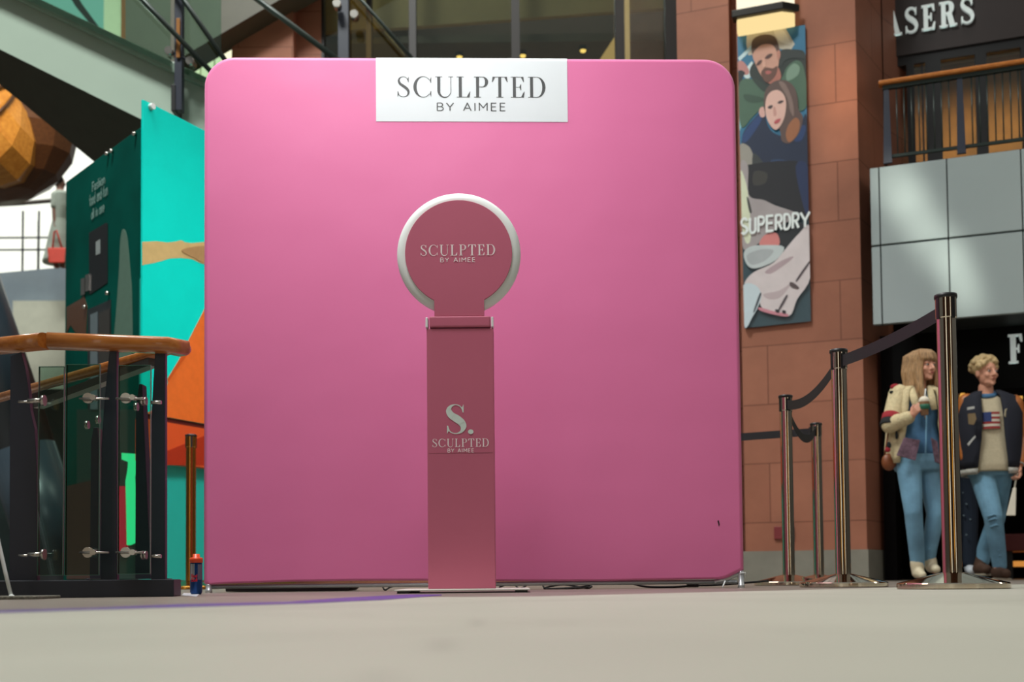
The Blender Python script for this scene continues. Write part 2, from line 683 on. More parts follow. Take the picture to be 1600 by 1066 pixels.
SANS = {
    'A': ([[(0, 0), (0.36, 1), (0.72, 0)], [(0.13, 0.33), (0.59, 0.33)]], 0.72),
    'B': ([[(0.05, 0), (0.05, 1)], [(0.05, 1), (0.33, 1)] + _arcp(0.33, 0.76, 0.22, 0.24, 90, -90) + [(0.05, 0.52)], [(0.33, 0.52)] + _arcp(0.36, 0.26, 0.25, 0.26, 90, -90) + [(0.05, 0)]], 0.62),
    'Y': ([[(0, 1), (0.33, 0.45), (0.66, 1)], [(0.33, 0.45), (0.33, 0)]], 0.66),
    'I': ([[(0.06, 0), (0.06, 1)]], 0.12),
    'M': ([[(0.05, 0), (0.05, 1), (0.42, 0.38), (0.79, 1), (0.79, 0)]], 0.84),
    'E': ([[(0.52, 1), (0.05, 1), (0.05, 0), (0.53, 0)], [(0.05, 0.52), (0.47, 0.52)]], 0.55),
    'S': ([[(0.44, 0.82)] + _arcp(0.25, 0.76, 0.19, 0.24, 40, 240, 10) + [(0.3, 0.47)] + _arcp(0.25, 0.24, 0.2, 0.24, 60, -150, 10)], 0.5),
    'U': ([[(0.05, 1), (0.05, 0.25)] + _arcp(0.25, 0.22, 0.2, 0.22, 180, 360) + [(0.45, 1)]], 0.5),
    'P': ([[(0.05, 0), (0.05, 1), (0.25, 1)] + _arcp(0.27, 0.75, 0.19, 0.25, 90, -90) + [(0.05, 0.5)]], 0.5),
    'R': ([[(0.05, 0), (0.05, 1), (0.25, 1)] + _arcp(0.27, 0.75, 0.19, 0.25, 90, -90) + [(0.05, 0.5)], [(0.25, 0.5), (0.47, 0)]], 0.5),
    'D': ([[(0.05, 0), (0.05, 1), (0.22, 1)] + _arcp(0.22, 0.5, 0.25, 0.5, 90, -90, 16) + [(0.05, 0)]], 0.5),
    'e': ([[(0.05, 0.32), (0.42, 0.32)] + _arcp(0.24, 0.32, 0.19, 0.31, 0, 310, 14)], 0.47),
    'd': ([_arcp(0.24, 0.32, 0.19, 0.31, 0, 360, 14), [(0.43, 0), (0.43, 1)]], 0.48),
    'u': ([[(0.05, 0.63), (0.05, 0.2)] + _arcp(0.23, 0.2, 0.18, 0.2, 180, 360) + [(0.41, 0.63)]], 0.46),
    'l': ([[(0.05, 0), (0.05, 1)]], 0.1),
    'a': ([_arcp(0.24, 0.32, 0.19, 0.31, 0, 360, 14), [(0.43, 0), (0.43, 0.63)]], 0.48),
    's': ([[(0.33, 0.52)] + _arcp(0.2, 0.48, 0.14, 0.15, 50, 250, 8) + _arcp(0.2, 0.16, 0.15, 0.16, 70, -140, 8)], 0.38),
    'h': ([[(0.05, 0), (0.05, 1)], [(0.05, 0.4)] + _arcp(0.22, 0.42, 0.17, 0.21, 180, 0) + [(0.39, 0)]], 0.44),
    'i': ([[(0.05, 0), (0.05, 0.63)], [(0.05, 0.82), (0.05, 0.92)]], 0.1),
    'o': ([_arcp(0.24, 0.32, 0.2, 0.31, 0, 360, 14)], 0.48),
    'n': ([[(0.05, 0), (0.05, 0.63)], [(0.05, 0.4)] + _arcp(0.22, 0.42, 0.17, 0.21, 180, 0) + [(0.39, 0)]], 0.44),
    'f': ([[(0.12, 0), (0.12, 0.8)] + _arcp(0.26, 0.8, 0.14, 0.18, 180, 80, 6), [(0, 0.6), (0.28, 0.6)]], 0.3),
    'F': ([[(0.05, 0), (0.05, 1), (0.5, 1)], [(0.05, 0.52), (0.42, 0.52)]], 0.5),
    ' ': ([], 0.35),
}


def layout(text, kind='sans', T=0.1, t=0.03, gap=0.15):
    """list of (poly, ...) in unit cap height, total width"""
    polys = []
    x = 0
    for ch in text:
        if kind == 'serif':
            P, w = serif_glyph(ch, T, t)
            gl = P
        else:
            lines, w = SANS[ch]
            gl = []
            for ln in lines:
                ext = []
                for i in range(len(ln) - 1):          # each piece, lengthened so corners close
                    a, b = ln[i], ln[i + 1]
                    q = math.hypot(b[0] - a[0], b[1] - a[1]) or 1
                    e = T * 0.35 if len(ln) < 7 else T * 0.1
                    ux, uy = (b[0] - a[0]) / q * e, (b[1] - a[1]) / q * e
                    a2 = (a[0] - ux, a[1] - uy) if i > 0 else a
                    b2 = (b[0] + ux, b[1] + uy) if i < len(ln) - 2 else b
                    gl.extend(rib([a2, b2], T))
        polys.extend([[(px + x, py) for px, py in p] for p in gl])
        x += w + gap
    return polys, x - gap


def put_text(mb, text, fn, width, height, **kw):
    """fn(x, y, k) -> 3D point, x in 0..width, y in 0..height, k layer"""
    polys, w = layout(text, **kw)
    for k, p in enumerate(polys):
        mb.poly([fn(x / w * width, y * height, k % 9) for x, y in p])

# ------------------------------------------------------------------ shared materials
M_sand = stone('red_sandstone', (162, 106, 83), (154, 99, 77), (120, 76, 58), 1.25, 0.52, rough=0.6, msize=0.006, var=0.16)
M_sand_dark = stone('brown_sandstone', (150, 100, 80), (142, 94, 76), (110, 72, 58), 1.25, 0.52, rough=0.6, msize=0.006, var=0.16)
M_plinth = stone('grey_granite', (138, 135, 122), (128, 126, 115), (90, 88, 80), 1.2, 0.6, rough=0.6, var=0.2)
M_pave = stone('pale_paving', (176, 175, 162), (169, 168, 155), (128, 125, 112), 1.6, 0.9, rot=0.785, rough=0.55, msize=0.004, var=0.10, spec=0.35, bump=0.05)
M_pave2 = stone('brown_paving', (134, 124, 114), (124, 116, 108), (84, 76, 70), 0.9, 0.42, rot=0.785, rough=0.42, msize=0.004, var=0.14, spec=0.45, bump=0.08)
M_black = mat('black_paint', (17, 17, 18), rough=0.45, var=0.1)
M_void = mat('shop_dark', (9, 9, 9), rough=0.8, var=0.1, spec=0.1)
M_navy = mat('navy_steel', (38, 43, 56), rough=0.4, var=0.08, spec=0.5)
M_dgreen = mat('dark_green_steel', (44, 54, 50), rough=0.35, var=0.1, metal=0.3)
M_steel = mat('brushed_steel', (190, 186, 178), rough=0.22, metal=1.0, var=0.05)
M_chrome = mat('mirror_chrome', (214, 200, 180), rough=0.07, metal=1.0, var=0.03)
M_belt = mat('black_webbing', (24, 23, 27), rough=0.7, var=0.15, scale=200)
M_white = mat('white_paint', (226, 230, 228), rough=0.4, var=0.02)
M_clad = mat('grey_cladding', (148, 160, 160), rough=0.35, var=0.03, scale=1.5)
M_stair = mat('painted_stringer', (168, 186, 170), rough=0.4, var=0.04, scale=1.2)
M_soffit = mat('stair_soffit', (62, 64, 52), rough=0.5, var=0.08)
M_rail = wood('varnished_handrail', (188, 118, 52), (164, 94, 38), scale=5, rough=0.25)
M_glass = glass('clear_glass', (214, 236, 226), 0.03)
M_glass2 = glass('window_glass', (225, 232, 225), 0.05)
M_daylight = glow('daylight_pane', (250, 252, 240), 1.25)
M_warm = glow('warm_lamp', (255, 214, 140), 1.6)
M_warmlow = glow('shop_light', (255, 190, 90), 0.9)

# ------------------------------------------------------------------ floor
def G(px, py, z=0.0):
    d = ray(px, py)
    return _C + d * ((z - CAMZ) / d.z)


f = MB()
edge = [(-16, 0.9), (-4, 1.25), (-0.86, 1.82), (-0.33, 3.05), (0.06, 2.98), (0.98, 3.86), (4, 6.78), (16, 18.4)]
f.poly([Vector((x, y, 0)) for x, y in [(-16, -9)] + edge + [(16, -9)]])
f.mi = 1
f.poly([Vector((x, y, 0)) for x, y in list(reversed(edge)) + [(-16, 26), (16, 26)]])
fl = struct(f.build('floor', [M_pave, M_pave2]))
# worn smudges on the near slabs: darker marks with a shape of their own
nt = M_pave.node_tree
bs = nt.nodes['Principled BSDF']
src = bs.inputs['Base Color'].links[0].from_socket
geo = nt.nodes.new('ShaderNodeNewGeometry')
for (px, py, rx, ry, k) in ((690, 1008, 0.018, 0.05, .62), (745, 973, 0.014, 0.07, .62), (592, 1062, 0.02, 0.03, .7), (560, 960, .03, .06, .85), (1250, 985, .05, .05, .9)):
    p = G(px, py)
    mp = nt.nodes.new('ShaderNodeMapping')
    mp.inputs['Location'].default_value = (-p.x / rx, -p.y / ry, 0)
    mp.inputs['Scale'].default_value = (1 / rx, 1 / ry, 0)
    nt.links.new(geo.outputs['Position'], mp.inputs[0])
    gr = nt.nodes.new('ShaderNodeTexGradient')
    gr.gradient_type = 'SPHERICAL'
    nt.links.new(mp.outputs[0], gr.inputs[0])
    mx = nt.nodes.new('ShaderNodeMix')
    mx.data_type = 'RGBA'
    mx.blend_type = 'MULTIPLY'
    nt.links.new(gr.outputs['Fac'], mx.inputs['Factor'])
    nt.links.new(src, mx.inputs['A'])
    mx.inputs['B'].default_value = (k, k, k, 1)
    src = mx.outputs['Result']
nt.links.new(src, bs.inputs['Base Color'])

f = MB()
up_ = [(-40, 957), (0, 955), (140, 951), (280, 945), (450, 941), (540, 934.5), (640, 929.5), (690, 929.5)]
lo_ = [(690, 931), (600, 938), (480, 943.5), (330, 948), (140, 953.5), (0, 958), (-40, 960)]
f.prism([G(x, y) + Vector((0, 0, 0.0003)) for x, y in up_ + lo_], Vector((0, 0, 0.0006)))  # thin raised violet-blue streak across the paving
tag(f.build('floor_streak', mat('violet_streak', (84, 58, 136), rough=0.5, var=0.3, scale=30)), 'thin violet-blue streak running across the paving towards the left', 'floor tape')

# ------------------------------------------------------------------ mall facade on the right
F = Frame(1150, 9.9, 1600, 9.1)
xg = lambda px, off=0.0, z=0.0: F.lx(F.col(px, z, off))
xL, xG, xC = xg(1166), xg(1154), xg(1356)
PR = GZ(1397, 10.15)
PR2 = GZ(1436, 10.5)
b = MB()
back = F.n * -2.2
pc = [F.loc(xL, 0.27), F.loc(xC, 0.27), PR + Vector((0, 0, .27)), PR + back + Vector((0, 0, .27)), F.loc(xL, 0.27, 2.2)]
b.prism(pc, Vector((0, 0, 9.5)))
struct(b.build('wall_right', M_sand))
b = MB()
e = 0.02
pc = [F.loc(xL - e, 0, -e), F.loc(xC + e * .5, 0, -e), PR + F.u * e, PR + back, F.loc(xL - e, 0, 2.2)]
b.prism(pc, Vector((0, 0, .27)))
struct(b.build('baseboard_right', M_plinth))
# wider upper part of the pillar
b = MB()
zU = F.hit(1400, 262, 0.9).z
b.prism([p + Vector((0, 0, zU)) for p in (PR + F.u * .01 - F.n * .01, PR2, PR2 + back, PR + back + F.u * .01)], Vector((0, 0, 6)))
struct(b.build('wall_upper_pier', M_sand_dark))
# wall left of the pillar with its recessed joint
b = MB()
xW = xg(1071)
b.slab(F, xW, xG, 0.27, 9.5, 0.0, 1.5)
b.slab(F, xG, xL, 0.0, 9.5, 0.16, 1.5)
struct(b.build('wall_side_pier', M_sand))
b = MB()
b.slab(F, xW - .02, xG, 0, .27, -0.02, 1.5)
struct(b.build('baseboard_side', M_plinth))

# balcony fascia (grey cladding panels)
oF = -0.25
zt = F.hit(1480, 248, oF).z
zm = F.hit(1485, 372, oF).z
zb = F.hit(1490, 497, oF).z
b = MB()
xs = [F.lx(F.hit(1362, 390, oF)), F.lx(F.hit(1376, 390, oF)), F.lx(F.hit(1482, 370, oF)), F.lx(F.hit(1598, 352, oF)), F.lx(F.hit(1720, 352, oF))]
g = 0.008
for i in range(4):
    for z0, z1 in ((zb, zm - g), (zm + g, zt)):
        b.slab(F, xs[i] + (g * .6 if i else 0), xs[i + 1] - g * .6, z0, z1, oF, oF + .05)
struct(b.build('wall_balcony', M_clad, bevel=0.004))
b = MB()
b.slab(F, xs[0] + .01, xs[-1], zb + .01, zt + .02, oF + .055, oF + .12)
b.slab(F, xs[0] + .01, xs[-1], zt - .25, zt + .02, oF + .12, 1.0)
b.slab(F, xs[0] + .3, xs[-1], zb + .02, zb + .07, oF + .12, 1.3)
struct(b.build('trim_1', mat('fascia_backing', (30, 34, 34), rough=.6)))

# balcony railing
rl = thing('balcony_railing', F.loc(xs[0] + 1, zt + .02, oF + .03), 'black metal railing with vertical bars and varnished wooden handrail on the upper balcony', 'railing')
xr0 = F.lx(F.hit(1380, 200, oF))
zr = F.hit(1500, 113, oF).z
zb2 = zt + .03
b = MB()
b.slab(F, xr0 - .03, xs[-1], zr, zr + .035, oF - .01, oF + .09)
b.build('handrail', M_rail, rl, bevel=.012)
b = MB()
b.slab(F, xr0, xs[-1], zr - .035, zr - .004, oF + .02, oF + .06)
b.build('top_rail', M_dgreen, rl)
b = MB()
b.slab(F, xr0, xs[-1], zb2 + .05, zb2 + .075, oF + .025, oF + .05)
b.build('bottom_rail', M_dgreen, rl)
xp = [xr0 + .03, F.lx(F.hit(1501, 180, oF)), F.lx(F.hit(1618, 170, oF))]
for x in xp:
    b = MB()
    P = F.loc
    b.hexa([P(x - .034, zb2, oF), P(x + .034, zb2, oF), P(x + .034, zb2, oF + .03), P(x - .034, zb2, oF + .03),
            P(x - .02, zr, oF + .03), P(x + .02, zr, oF + .03), P(x + .02, zr, oF + .06), P(x - .02, zr, oF + .06)])
    b.build('post', M_navy, rl)
x = xr0 + .11
while x < xs[-1]:
    if min(abs(x - q) for q in xp) > .05:
        b = MB()
        b.tube(F.loc(x, zb2 + .06, oF + .037), F.loc(x, zr - .02, oF + .037), .006, seg=8)
        b.build('baluster', M_dgreen, rl)
    x += .058

# upper shop behind the balcony
oS = 1.0
b = MB()
zs = F.hit(1500, 72, oS).z
x0 = F.lx(F.hit(1395, 90, oS))
b.slab(F, x0, x0 + 4.5, zs, zs + 3, oS, oS + .2)
struct(b.build('wall_shop_upper', mat('shop_fascia', (42, 32, 30), rough=.5, var=.1)))


def facade_text(name, text, pL, pR, ybase, ytop, off, m, label, T=.2, t=.06, gap=.16, anchor=None):
    """raised letters on the facade; pL, pR are picture columns of the ends"""
    a = F.hit(pL, ybase, off)
    z1 = F.hit(pL, ytop, off).z
    wd = F.lx(F.hit(pR, ybase, off)) - F.lx(a)
    b = MB()
    polys, w = layout(text, 'serif', T, t, gap)
    for k, p in enumerate(polys):
        pts = [F.loc(F.lx(a) + x / w * wd, a.z + y * (z1 - a.z), off - .03 - .0004 * (k % 9)) for x, y in p]
        b.prism(pts, F.n * -.03)
    o = b.build(name, m)
    return tag(o, label, 'shop sign')


M_sign = mat('pale_sign_letters', (215, 225, 222), rough=.4, var=.01, emit=((215, 228, 225), .25))
facade_text('shop_sign', 'FRASERS', 1325, 1523, 69, 31, oS, M_sign, 'large pale serif letters ending SERS on the dark fascia above the balcony', T=.19, t=.07)
# window wall of the upper shop
M_interior = mat('shop_interior_tan', (176, 126, 74), rough=.7, var=.25, scale=3)
M_bulk = mat('tan_bulkhead', (176, 146, 108), rough=.7, var=.1, scale=2)
oI = 2.6
b = MB()
b.slab(F, x0 - 1, x0 + 5, zt, zs + 2.5, oI, oI + .1)
b.slab(F, x0 - 1, x0 + 5, zs + .6, zs + .7, oS + .2, oI)
struct(b.build('wall_shop_interior', M_interior))
b = MB()
zf = zs - .09
b.slab(F, x0, x0 + 4.5, zf, zs, oS + .02, oS + .16)
hx = lambda px, py=150: F.lx(F.hit(px, py, oS))
for a_, c_ in ((1417, 1429), (1447, 1471), (1525, 1543), (1597, 1612)):
    b.slab(F, hx(a_), hx(c_), zt, zf, oS + .02, oS + .12)
b.slab(F, hx(1440), hx(1443), zt, zf, oS + .04, oS + .08)
struct(b.build('window_1', M_black))
b = MB()
b.slab(F, hx(1417), hx(1640), zt + .02, zf, oS + .06, oS + .066)
struct(b.build('window_2', M_glass2))
b = MB()
b.slab(F, hx(1462), hx(1532), zt, zt + .30, oI - .7, oI - .3)
tag(b.build('shop_counter', mat('counter_white', (205, 190, 170), rough=.5), bevel=.01), 'cream counter in the upper shop behind the left balcony window', 'counter')
b = MB()
b.slab(F, hx(1552), hx(1612), zt, zt + .34, oI - .7, oI - .3)
tag(b.build('shop_counter', mat('counter_white', (205, 190, 170), rough=.5), bevel=.01), 'cream counter in the upper shop behind the right balcony window', 'counter')
pc_ = F.loc(hx(1500), zs - .1, 1.9)
area('right_fill', (5.2, 6.2, 3.4), (3.2, 9.2, 1.0), 1.2, 1.2, 26, (1, .93, .84))  # unseen fill added from the right for pillar side and people
l = area('upper_shop_lamp', pc_, pc_ + Vector((.2, .5, -1)), 2.5, .6, 22, (1, .72, .42))

# lower shop
oL = .35
b = MB()
xl0 = F.lx(F.hit(1375, 700, oL))
zl = F.hit(1500, 612, oL).z
b.slab(F, xl0 + .12, xl0 + 4.5, zl, zb + .05, oL, oL + .1)
struct(b.build('wall_shop_lower', M_void))
b = MB()
b.slab(F, xl0, xl0 + 5, 0, zl + 1.5, oL + 2.4, oL + 2.5)
b.slab(F, xl0 + .02, xl0 + .12, 0, zb + .02, oL, oL + 2.5)
struct(b.build('wall_shop_rear', mat('shop_rear', (11, 9, 9), rough=.9, spec=.05)))
facade_text('shop_sign', 'FRASERS', 1576, 1800, 569, 524, oL, M_sign, 'pale serif letter F starting the shop name above the lower shop entrance', T=.22, t=.07)
for i, (pa, ya, pb, yb) in enumerate(((1496, 612, 1507, 640), (1590, 620, 1597, 640))):
    b = MB()
    p = F.hit(pa, yb, oL + 2.2)
    q = F.hit(pb, ya, oL + 2.2)
    b.slab(F, F.lx(p), F.lx(q), p.z, q.z, oL + 2.15, oL + 2.3)
    tag(b.build('shop_lamp', M_warmlow), ['small warm light glowing in the dark shop beside the tall post', 'small warm light glowing in the dark shop right of the man in the jacket'][i], 'lamp')
dt = thing('display_table', F.col(1600, 0, oL + 1.2), 'dark red display table with a glowing gold shelf inside the lower shop', 'display table')
b = MB()
xt = F.lx(F.col(1560, 0, oL + 1.2))
b.slab(F, xt, xt + 1.6, .26, .42, oL + 1.0, oL + 1.8)
b.build('table_top', mat('deep_red', (92, 22, 24), rough=.5), dt, bevel=.01)
for dx in (.05, .75, 1.5):
    b = MB()
    b.slab(F, xt + dx, xt + dx + .07, 0, .26, oL + 1.05, oL + 1.75)
    b.build('leg', M_black, dt)
b = MB()
b.slab(F, xt + .13, xt + 1.48, .12, .17, oL + 1.1, oL + 1.7)
b.build('shelf', mat('gold_shelf', (190, 130, 60), rough=.3, metal=.6, emit=((255, 170, 80), .5)), dt)

# wall socket plate
so = thing('wall_socket', F.hit(1226, 842, -.01), 'small red and grey socket plate low on the sandstone pillar', 'wall socket')
b = MB()
p, q = F.hit(1210, 843, 0), F.hit(1223, 823, 0)
b.slab(F, F.lx(p), F.lx(q), p.z, q.z, -.02, 0)
b.build('red_plate', mat('socket_red', (120, 40, 42), rough=.5), so, bevel=.003)
p, q = F.hit(1223.5, 843, 0), F.hit(1241, 822, 0)
b = MB()
b.slab(F, F.lx(p), F.lx(q), p.z, q.z, -.02, 0)
b.build('grey_plate', mat('socket_grey', (95, 95, 88), rough=.5), so, bevel=.003)

# wall lamp above the banner
wl = thing('wall_lamp', F.hit(1195, 50, -.1), 'glowing cream box wall lamp with a dark metal band above the fashion banner', 'wall lamp')
xa, xb, xc = F.lx(F.hit(1149, 30, -.16)), F.lx(F.hit(1222, 20, -.16)), F.lx(F.hit(1246, 20, 0))
z0 = F.hit(1165, 56, -.08).z


b = MB()
b.slab(F, xa + .05, xb - .05, z0 + .2, z0 + .5, -.09, 0)
b.build('wall_bracket', M_black, wl)


def lamp_prism(e, z0, z1, m, nm):
    b = MB()
    pts = [F.loc(xa - e, z0, -.08), F.loc(xa - e, z0, -.16 - e), F.loc(xb + e * .3, z0, -.16 - e), F.loc(xc + e, z0, -.08)]
    b.prism(pts, Vector((0, 0, z1 - z0)))
    return b.build(nm, m, wl, bevel=.01)


M_lamp = glow('cream_lamp_glass', (255, 226, 160), 1.0)
lamp_prism(-.01, z0, z0 + .13, M_lamp, 'lower_shade')
lamp_prism(.03, z0 + .13, z0 + .20, mat('bronze_band', (40, 38, 34), rough=.4, metal=.5), 'band')
lamp_prism(-.01, z0 + .20, z0 + .6, glow('cream_lamp_top', (255, 244, 214), 1.2), 'upper_shade')

# ------------------------------------------------------------------ fashion banner
oB = -.03
A_ = lambda pts: [(1130 + x / 3.806, y / 3.806) for x, y in pts]
B_ = lambda pts: [(1130 + x / 3.806, 260 + y / 3.806) for x, y in pts]
shapes = [
    (B_([(97, -60), (505, -60), (524, 922), (128, 965)]), (38, 66, 74), 0),
    (A_([(84, 215), (487, 148), (505, 1066), (98, 1066)]), (46, 112, 146), 0),
    (A_([(140, 207), (370, 168), (425, 262), (400, 300), (330, 290), (150, 330), (138, 262)]), (198, 190, 172), 0),
    (A_([(300, 180), (350, 172), (400, 250), (380, 262), (330, 240)]), (222, 216, 200), 1),
    (A_([(88, 345), (185, 250), (196, 268), (98, 365)]), (190, 215, 220), 0),
    (A_([(120, 440), (170, 365), (176, 420), (150, 470)]), (205, 225, 225), 1),
    (A_([(90, 600), (122, 610), (112, 730), (96, 770)]), (130, 190, 200), 1),
    (A_([(88, 372), (110, 362), (135, 385), (155, 425), (140, 445), (96, 432)]), (186, 128, 122), 1),
    (A_([(88, 432), (130, 432), (112, 475), (108, 600), (90, 612)]), (28, 32, 36), 1),
    (A_([(160, 450), (172, 385), (240, 330), (330, 305), (440, 295), (492, 340), (496, 600), (330, 490), (300, 525), (220, 505)]), (36, 46, 42), 1),
    (A_([(98, 490), (170, 470), (235, 520), (300, 505), (345, 470), (378, 400), (430, 360), (470, 380), (492, 470), (495, 560), (470, 660), (250, 650), (180, 690), (112, 760), (92, 640)]), (72, 102, 82), 1),
    (A_([(380, 420), (420, 378), (455, 400), (440, 450), (380, 480)]), (120, 148, 128), 1),
    (A_([(130, 560), (230, 580), (245, 600), (170, 612), (128, 590)]), (54, 80, 64), 1),
    (A_([(175, 475), (200, 470), (262, 520), (240, 545)]), (40, 56, 48), 1),
    (A_([(345, 300), (400, 292), (480, 320), (490, 350), (420, 345), (370, 360), (340, 400), (335, 350)]), (44, 52, 50), 1),
    (A_([(250, 470), (320, 400), (344, 450), (330, 480), (285, 500)]), (176, 112, 96), 1),
    (A_([(174, 330), (182, 288), (240, 262), (300, 268), (326, 300), (332, 360), (318, 425), (290, 468), (258, 482), (226, 450), (196, 390)]), (206, 156, 136), 1),
    (A_([(225, 432), (252, 402), (295, 406), (322, 392), (316, 440), (290, 475), (262, 492), (238, 470)]), (104, 70, 58), 1),
    (A_([(250, 428), (268, 420), (288, 428), (272, 442), (256, 440)]), (176, 98, 92), 1),
    (A_([(172, 320), (170, 250), (205, 215), (265, 205), (312, 225), (334, 290), (338, 345), (324, 345), (312, 290), (280, 262), (225, 268), (188, 300)]), (88, 66, 56), 1),
    (A_([(318, 310), (336, 300), (340, 335), (326, 358)]), (192, 134, 116), 1),
    (A_([(196, 388), (212, 362), (232, 358), (216, 384)]), (88, 58, 50), 1),
    (A_([(248, 345), (270, 322), (294, 322), (272, 346)]), (88, 58, 50), 1),
    (A_([(232, 350), (244, 350), (252, 392), (236, 398)]), (222, 172, 150), 1),
    (A_([(110, 850), (125, 780), (170, 720), (235, 665), (262, 740), (300, 790), (390, 820), (430, 800), (470, 720), (497, 700), (506, 1070), (106, 1070)]), (22, 36, 62), 1),
    (A_([(118, 800), (205, 690), (228, 712), (160, 820), (120, 850)]), (34, 62, 110), 1),
    (A_([(280, 960), (350, 950), (450, 985), (452, 1050), (330, 1020)]), (36, 62, 100), 1),
    (A_([(420, 790), (470, 745), (492, 760), (470, 830), (425, 840)]), (32, 58, 104), 1),
    (A_([(212, 665), (222, 640), (242, 640), (248, 690), (224, 696)]), (214, 168, 158), 1),
    (A_([(244, 570), (262, 520), (310, 482), (370, 478), (420, 515), (442, 580), (448, 650), (474, 700), (452, 790), (400, 850), (350, 840), (338, 780), (300, 700), (246, 660)]), (92, 72, 66), 1),
    (A_([(390, 740), (430, 700), (456, 730), (440, 800), (392, 846), (372, 800)]), (154, 98, 64), 1),
    (A_([(330, 490), (370, 500), (412, 600), (420, 690), (398, 660), (380, 580)]), (128, 106, 98), 1),
    (A_([(250, 640), (258, 580), (285, 545), (325, 536), (358, 560), (374, 610), (366, 690), (342, 745), (312, 772), (280, 745), (258, 700)]), (222, 180, 166), 1),
    (A_([(264, 640), (280, 626), (296, 630), (282, 648)]), (70, 54, 56), 1),
    (A_([(322, 612), (340, 598), (360, 600), (342, 616)]), (70, 54, 56), 1),
    (A_([(298, 640), (310, 640), (318, 682), (300, 690)]), (200, 150, 138), 1),
    (A_([(302, 728), (318, 710), (342, 706), (330, 728), (310, 736)]), (186, 84, 90), 1),
    (A_([(98, 872), (140, 862), (172, 905), (190, 1000), (185, 1072), (100, 1072)]), (150, 146, 136), 1),
    (A_([(176, 915), (225, 950), (275, 1030), (300, 1075), (188, 1075)]), (52, 56, 56), 1),
    (B_([(150, -10), (505, -10), (510, 285), (430, 282), (330, 230), (150, 175), (135, 60)]), (20, 22, 28), 1),
    (B_([(430, 0), (505, 0), (510, 280), (480, 250)]), (22, 40, 78), 1),
    (B_([(185, 30), (260, 40), (250, 100), (180, 110)]), (52, 50, 46), 1),
    (B_([(102, -5), (148, 0), (152, 170), (240, 200), (310, 232), (440, 285), (350, 350), (262, 410), (215, 455), (132, 500), (110, 400)]), (160, 152, 152), 1),
    (B_([(102, 40), (124, 60), (150, 180), (165, 420), (132, 450), (106, 300)]), (208, 214, 186), 1),
    (B_([(140, 190), (150, 190), (170, 270), (155, 270)]), (60, 60, 58), 1),
    (B_([(322, 405), (420, 340), (480, 350), (420, 440), (352, 490), (320, 452)]), (22, 28, 32), 1),
    (B_([(214, 462), (248, 408), (318, 398), (332, 468), (250, 480)]), (206, 126, 122), 1),
    (B_([(122, 520), (160, 478), (250, 468), (362, 480), (310, 560), (200, 606), (145, 590)]), (186, 196, 196), 1),
    (B_([(140, 530), (220, 495), (300, 500), (250, 560), (170, 585)]), (164, 170, 172), 1),
    (B_([(516, 360), (521, 650), (440, 790), (388, 892), (240, 850), (200, 760), (130, 715), (140, 670), (190, 625), (300, 572), (380, 480), (450, 400)]), (206, 196, 196), 1),
    (B_([(250, 625), (330, 570), (412, 535), (400, 560), (310, 625), (270, 640)]), (172, 152, 156), 1),
    (B_([(240, 760), (330, 740), (400, 700), (340, 780), (270, 790)]), (182, 166, 168), 1),
    (B_([(116, 715), (190, 706), (226, 765), (205, 840), (172, 900), (140, 958), (124, 930)]), (192, 208, 214), 1),
    (B_([(180, 860), (215, 760), (226, 765), (190, 860)]), (60, 70, 76), 1),
    (B_([(214, 838), (300, 862), (382, 878), (376, 894), (300, 882), (220, 858)]), (196, 130, 142), 1),
    (B_([(436, 670), (508, 568), (514, 576), (444, 678)]), (70, 60, 64), 1),
    (B_([(330, 845), (372, 770), (382, 776), (340, 850)]), (70, 60, 64), 1),
    (B_([(396, 690), (418, 692), (450, 720), (440, 730), (400, 715)]), (80, 66, 66), 1),
    (B_([(310, 850), (335, 855), (330, 872), (312, 866)]), (40, 34, 38), 1),
    (B_([(352, 856), (372, 860), (370, 878), (352, 872)]), (40, 34, 38), 1),
]
def clip_quad(pts, quad):
    # keep the part of a printed shape that lies on the banner sheet
    out = list(pts)
    for i in range(4):
        (ax, ay), (bx_, by) = quad[i], quad[(i + 1) % 4]
        side = lambda p: (bx_ - ax) * (p[1] - ay) - (by - ay) * (p[0] - ax)
        src_, out = out, []
        for j in range(len(src_)):
            p, q = src_[j], src_[(j + 1) % len(src_)]
            sp, sq = side(p), side(q)
            if sp >= 0:
                out.append(p)
            if (sp >= 0) != (sq >= 0):
                t = sp / (sp - sq)
                out.append((p[0] + (q[0] - p[0]) * t, p[1] + (q[1] - p[1]) * t))
        if not out:
            return out
    return out


bn = MB()
cols = {}
mlist = []
for i, (pts, c, sm) in enumerate(shapes):
    if c not in cols:
        cols[c] = len(mlist)
        mlist.append(mat('print_%d_%d_%d' % c, c, rough=.45, var=.05, scale=8))
    if sm:
        pts = catmull(pts, True, 4)
    pts = clip_quad(pts, [(1152, 57), (1258, 38.5), (1267, 502), (1163, 513)])
    if len(pts) < 3:
        continue
    bn.mi = cols[c]
    off = oB - .0005 * (i + 1)
    bn.poly([F.hit(x, y, off) for x, y in pts])
# backing sheet
mlist.append(mat('banner_backing', (40, 60, 70), rough=.5))
bn.mi = len(mlist) - 1
bn.prism([F.hit(x, y, oB + .003) for x, y in ((1152, 57), (1258, 38.5), (1267, 502), (1163, 513))], F.n * -.012)
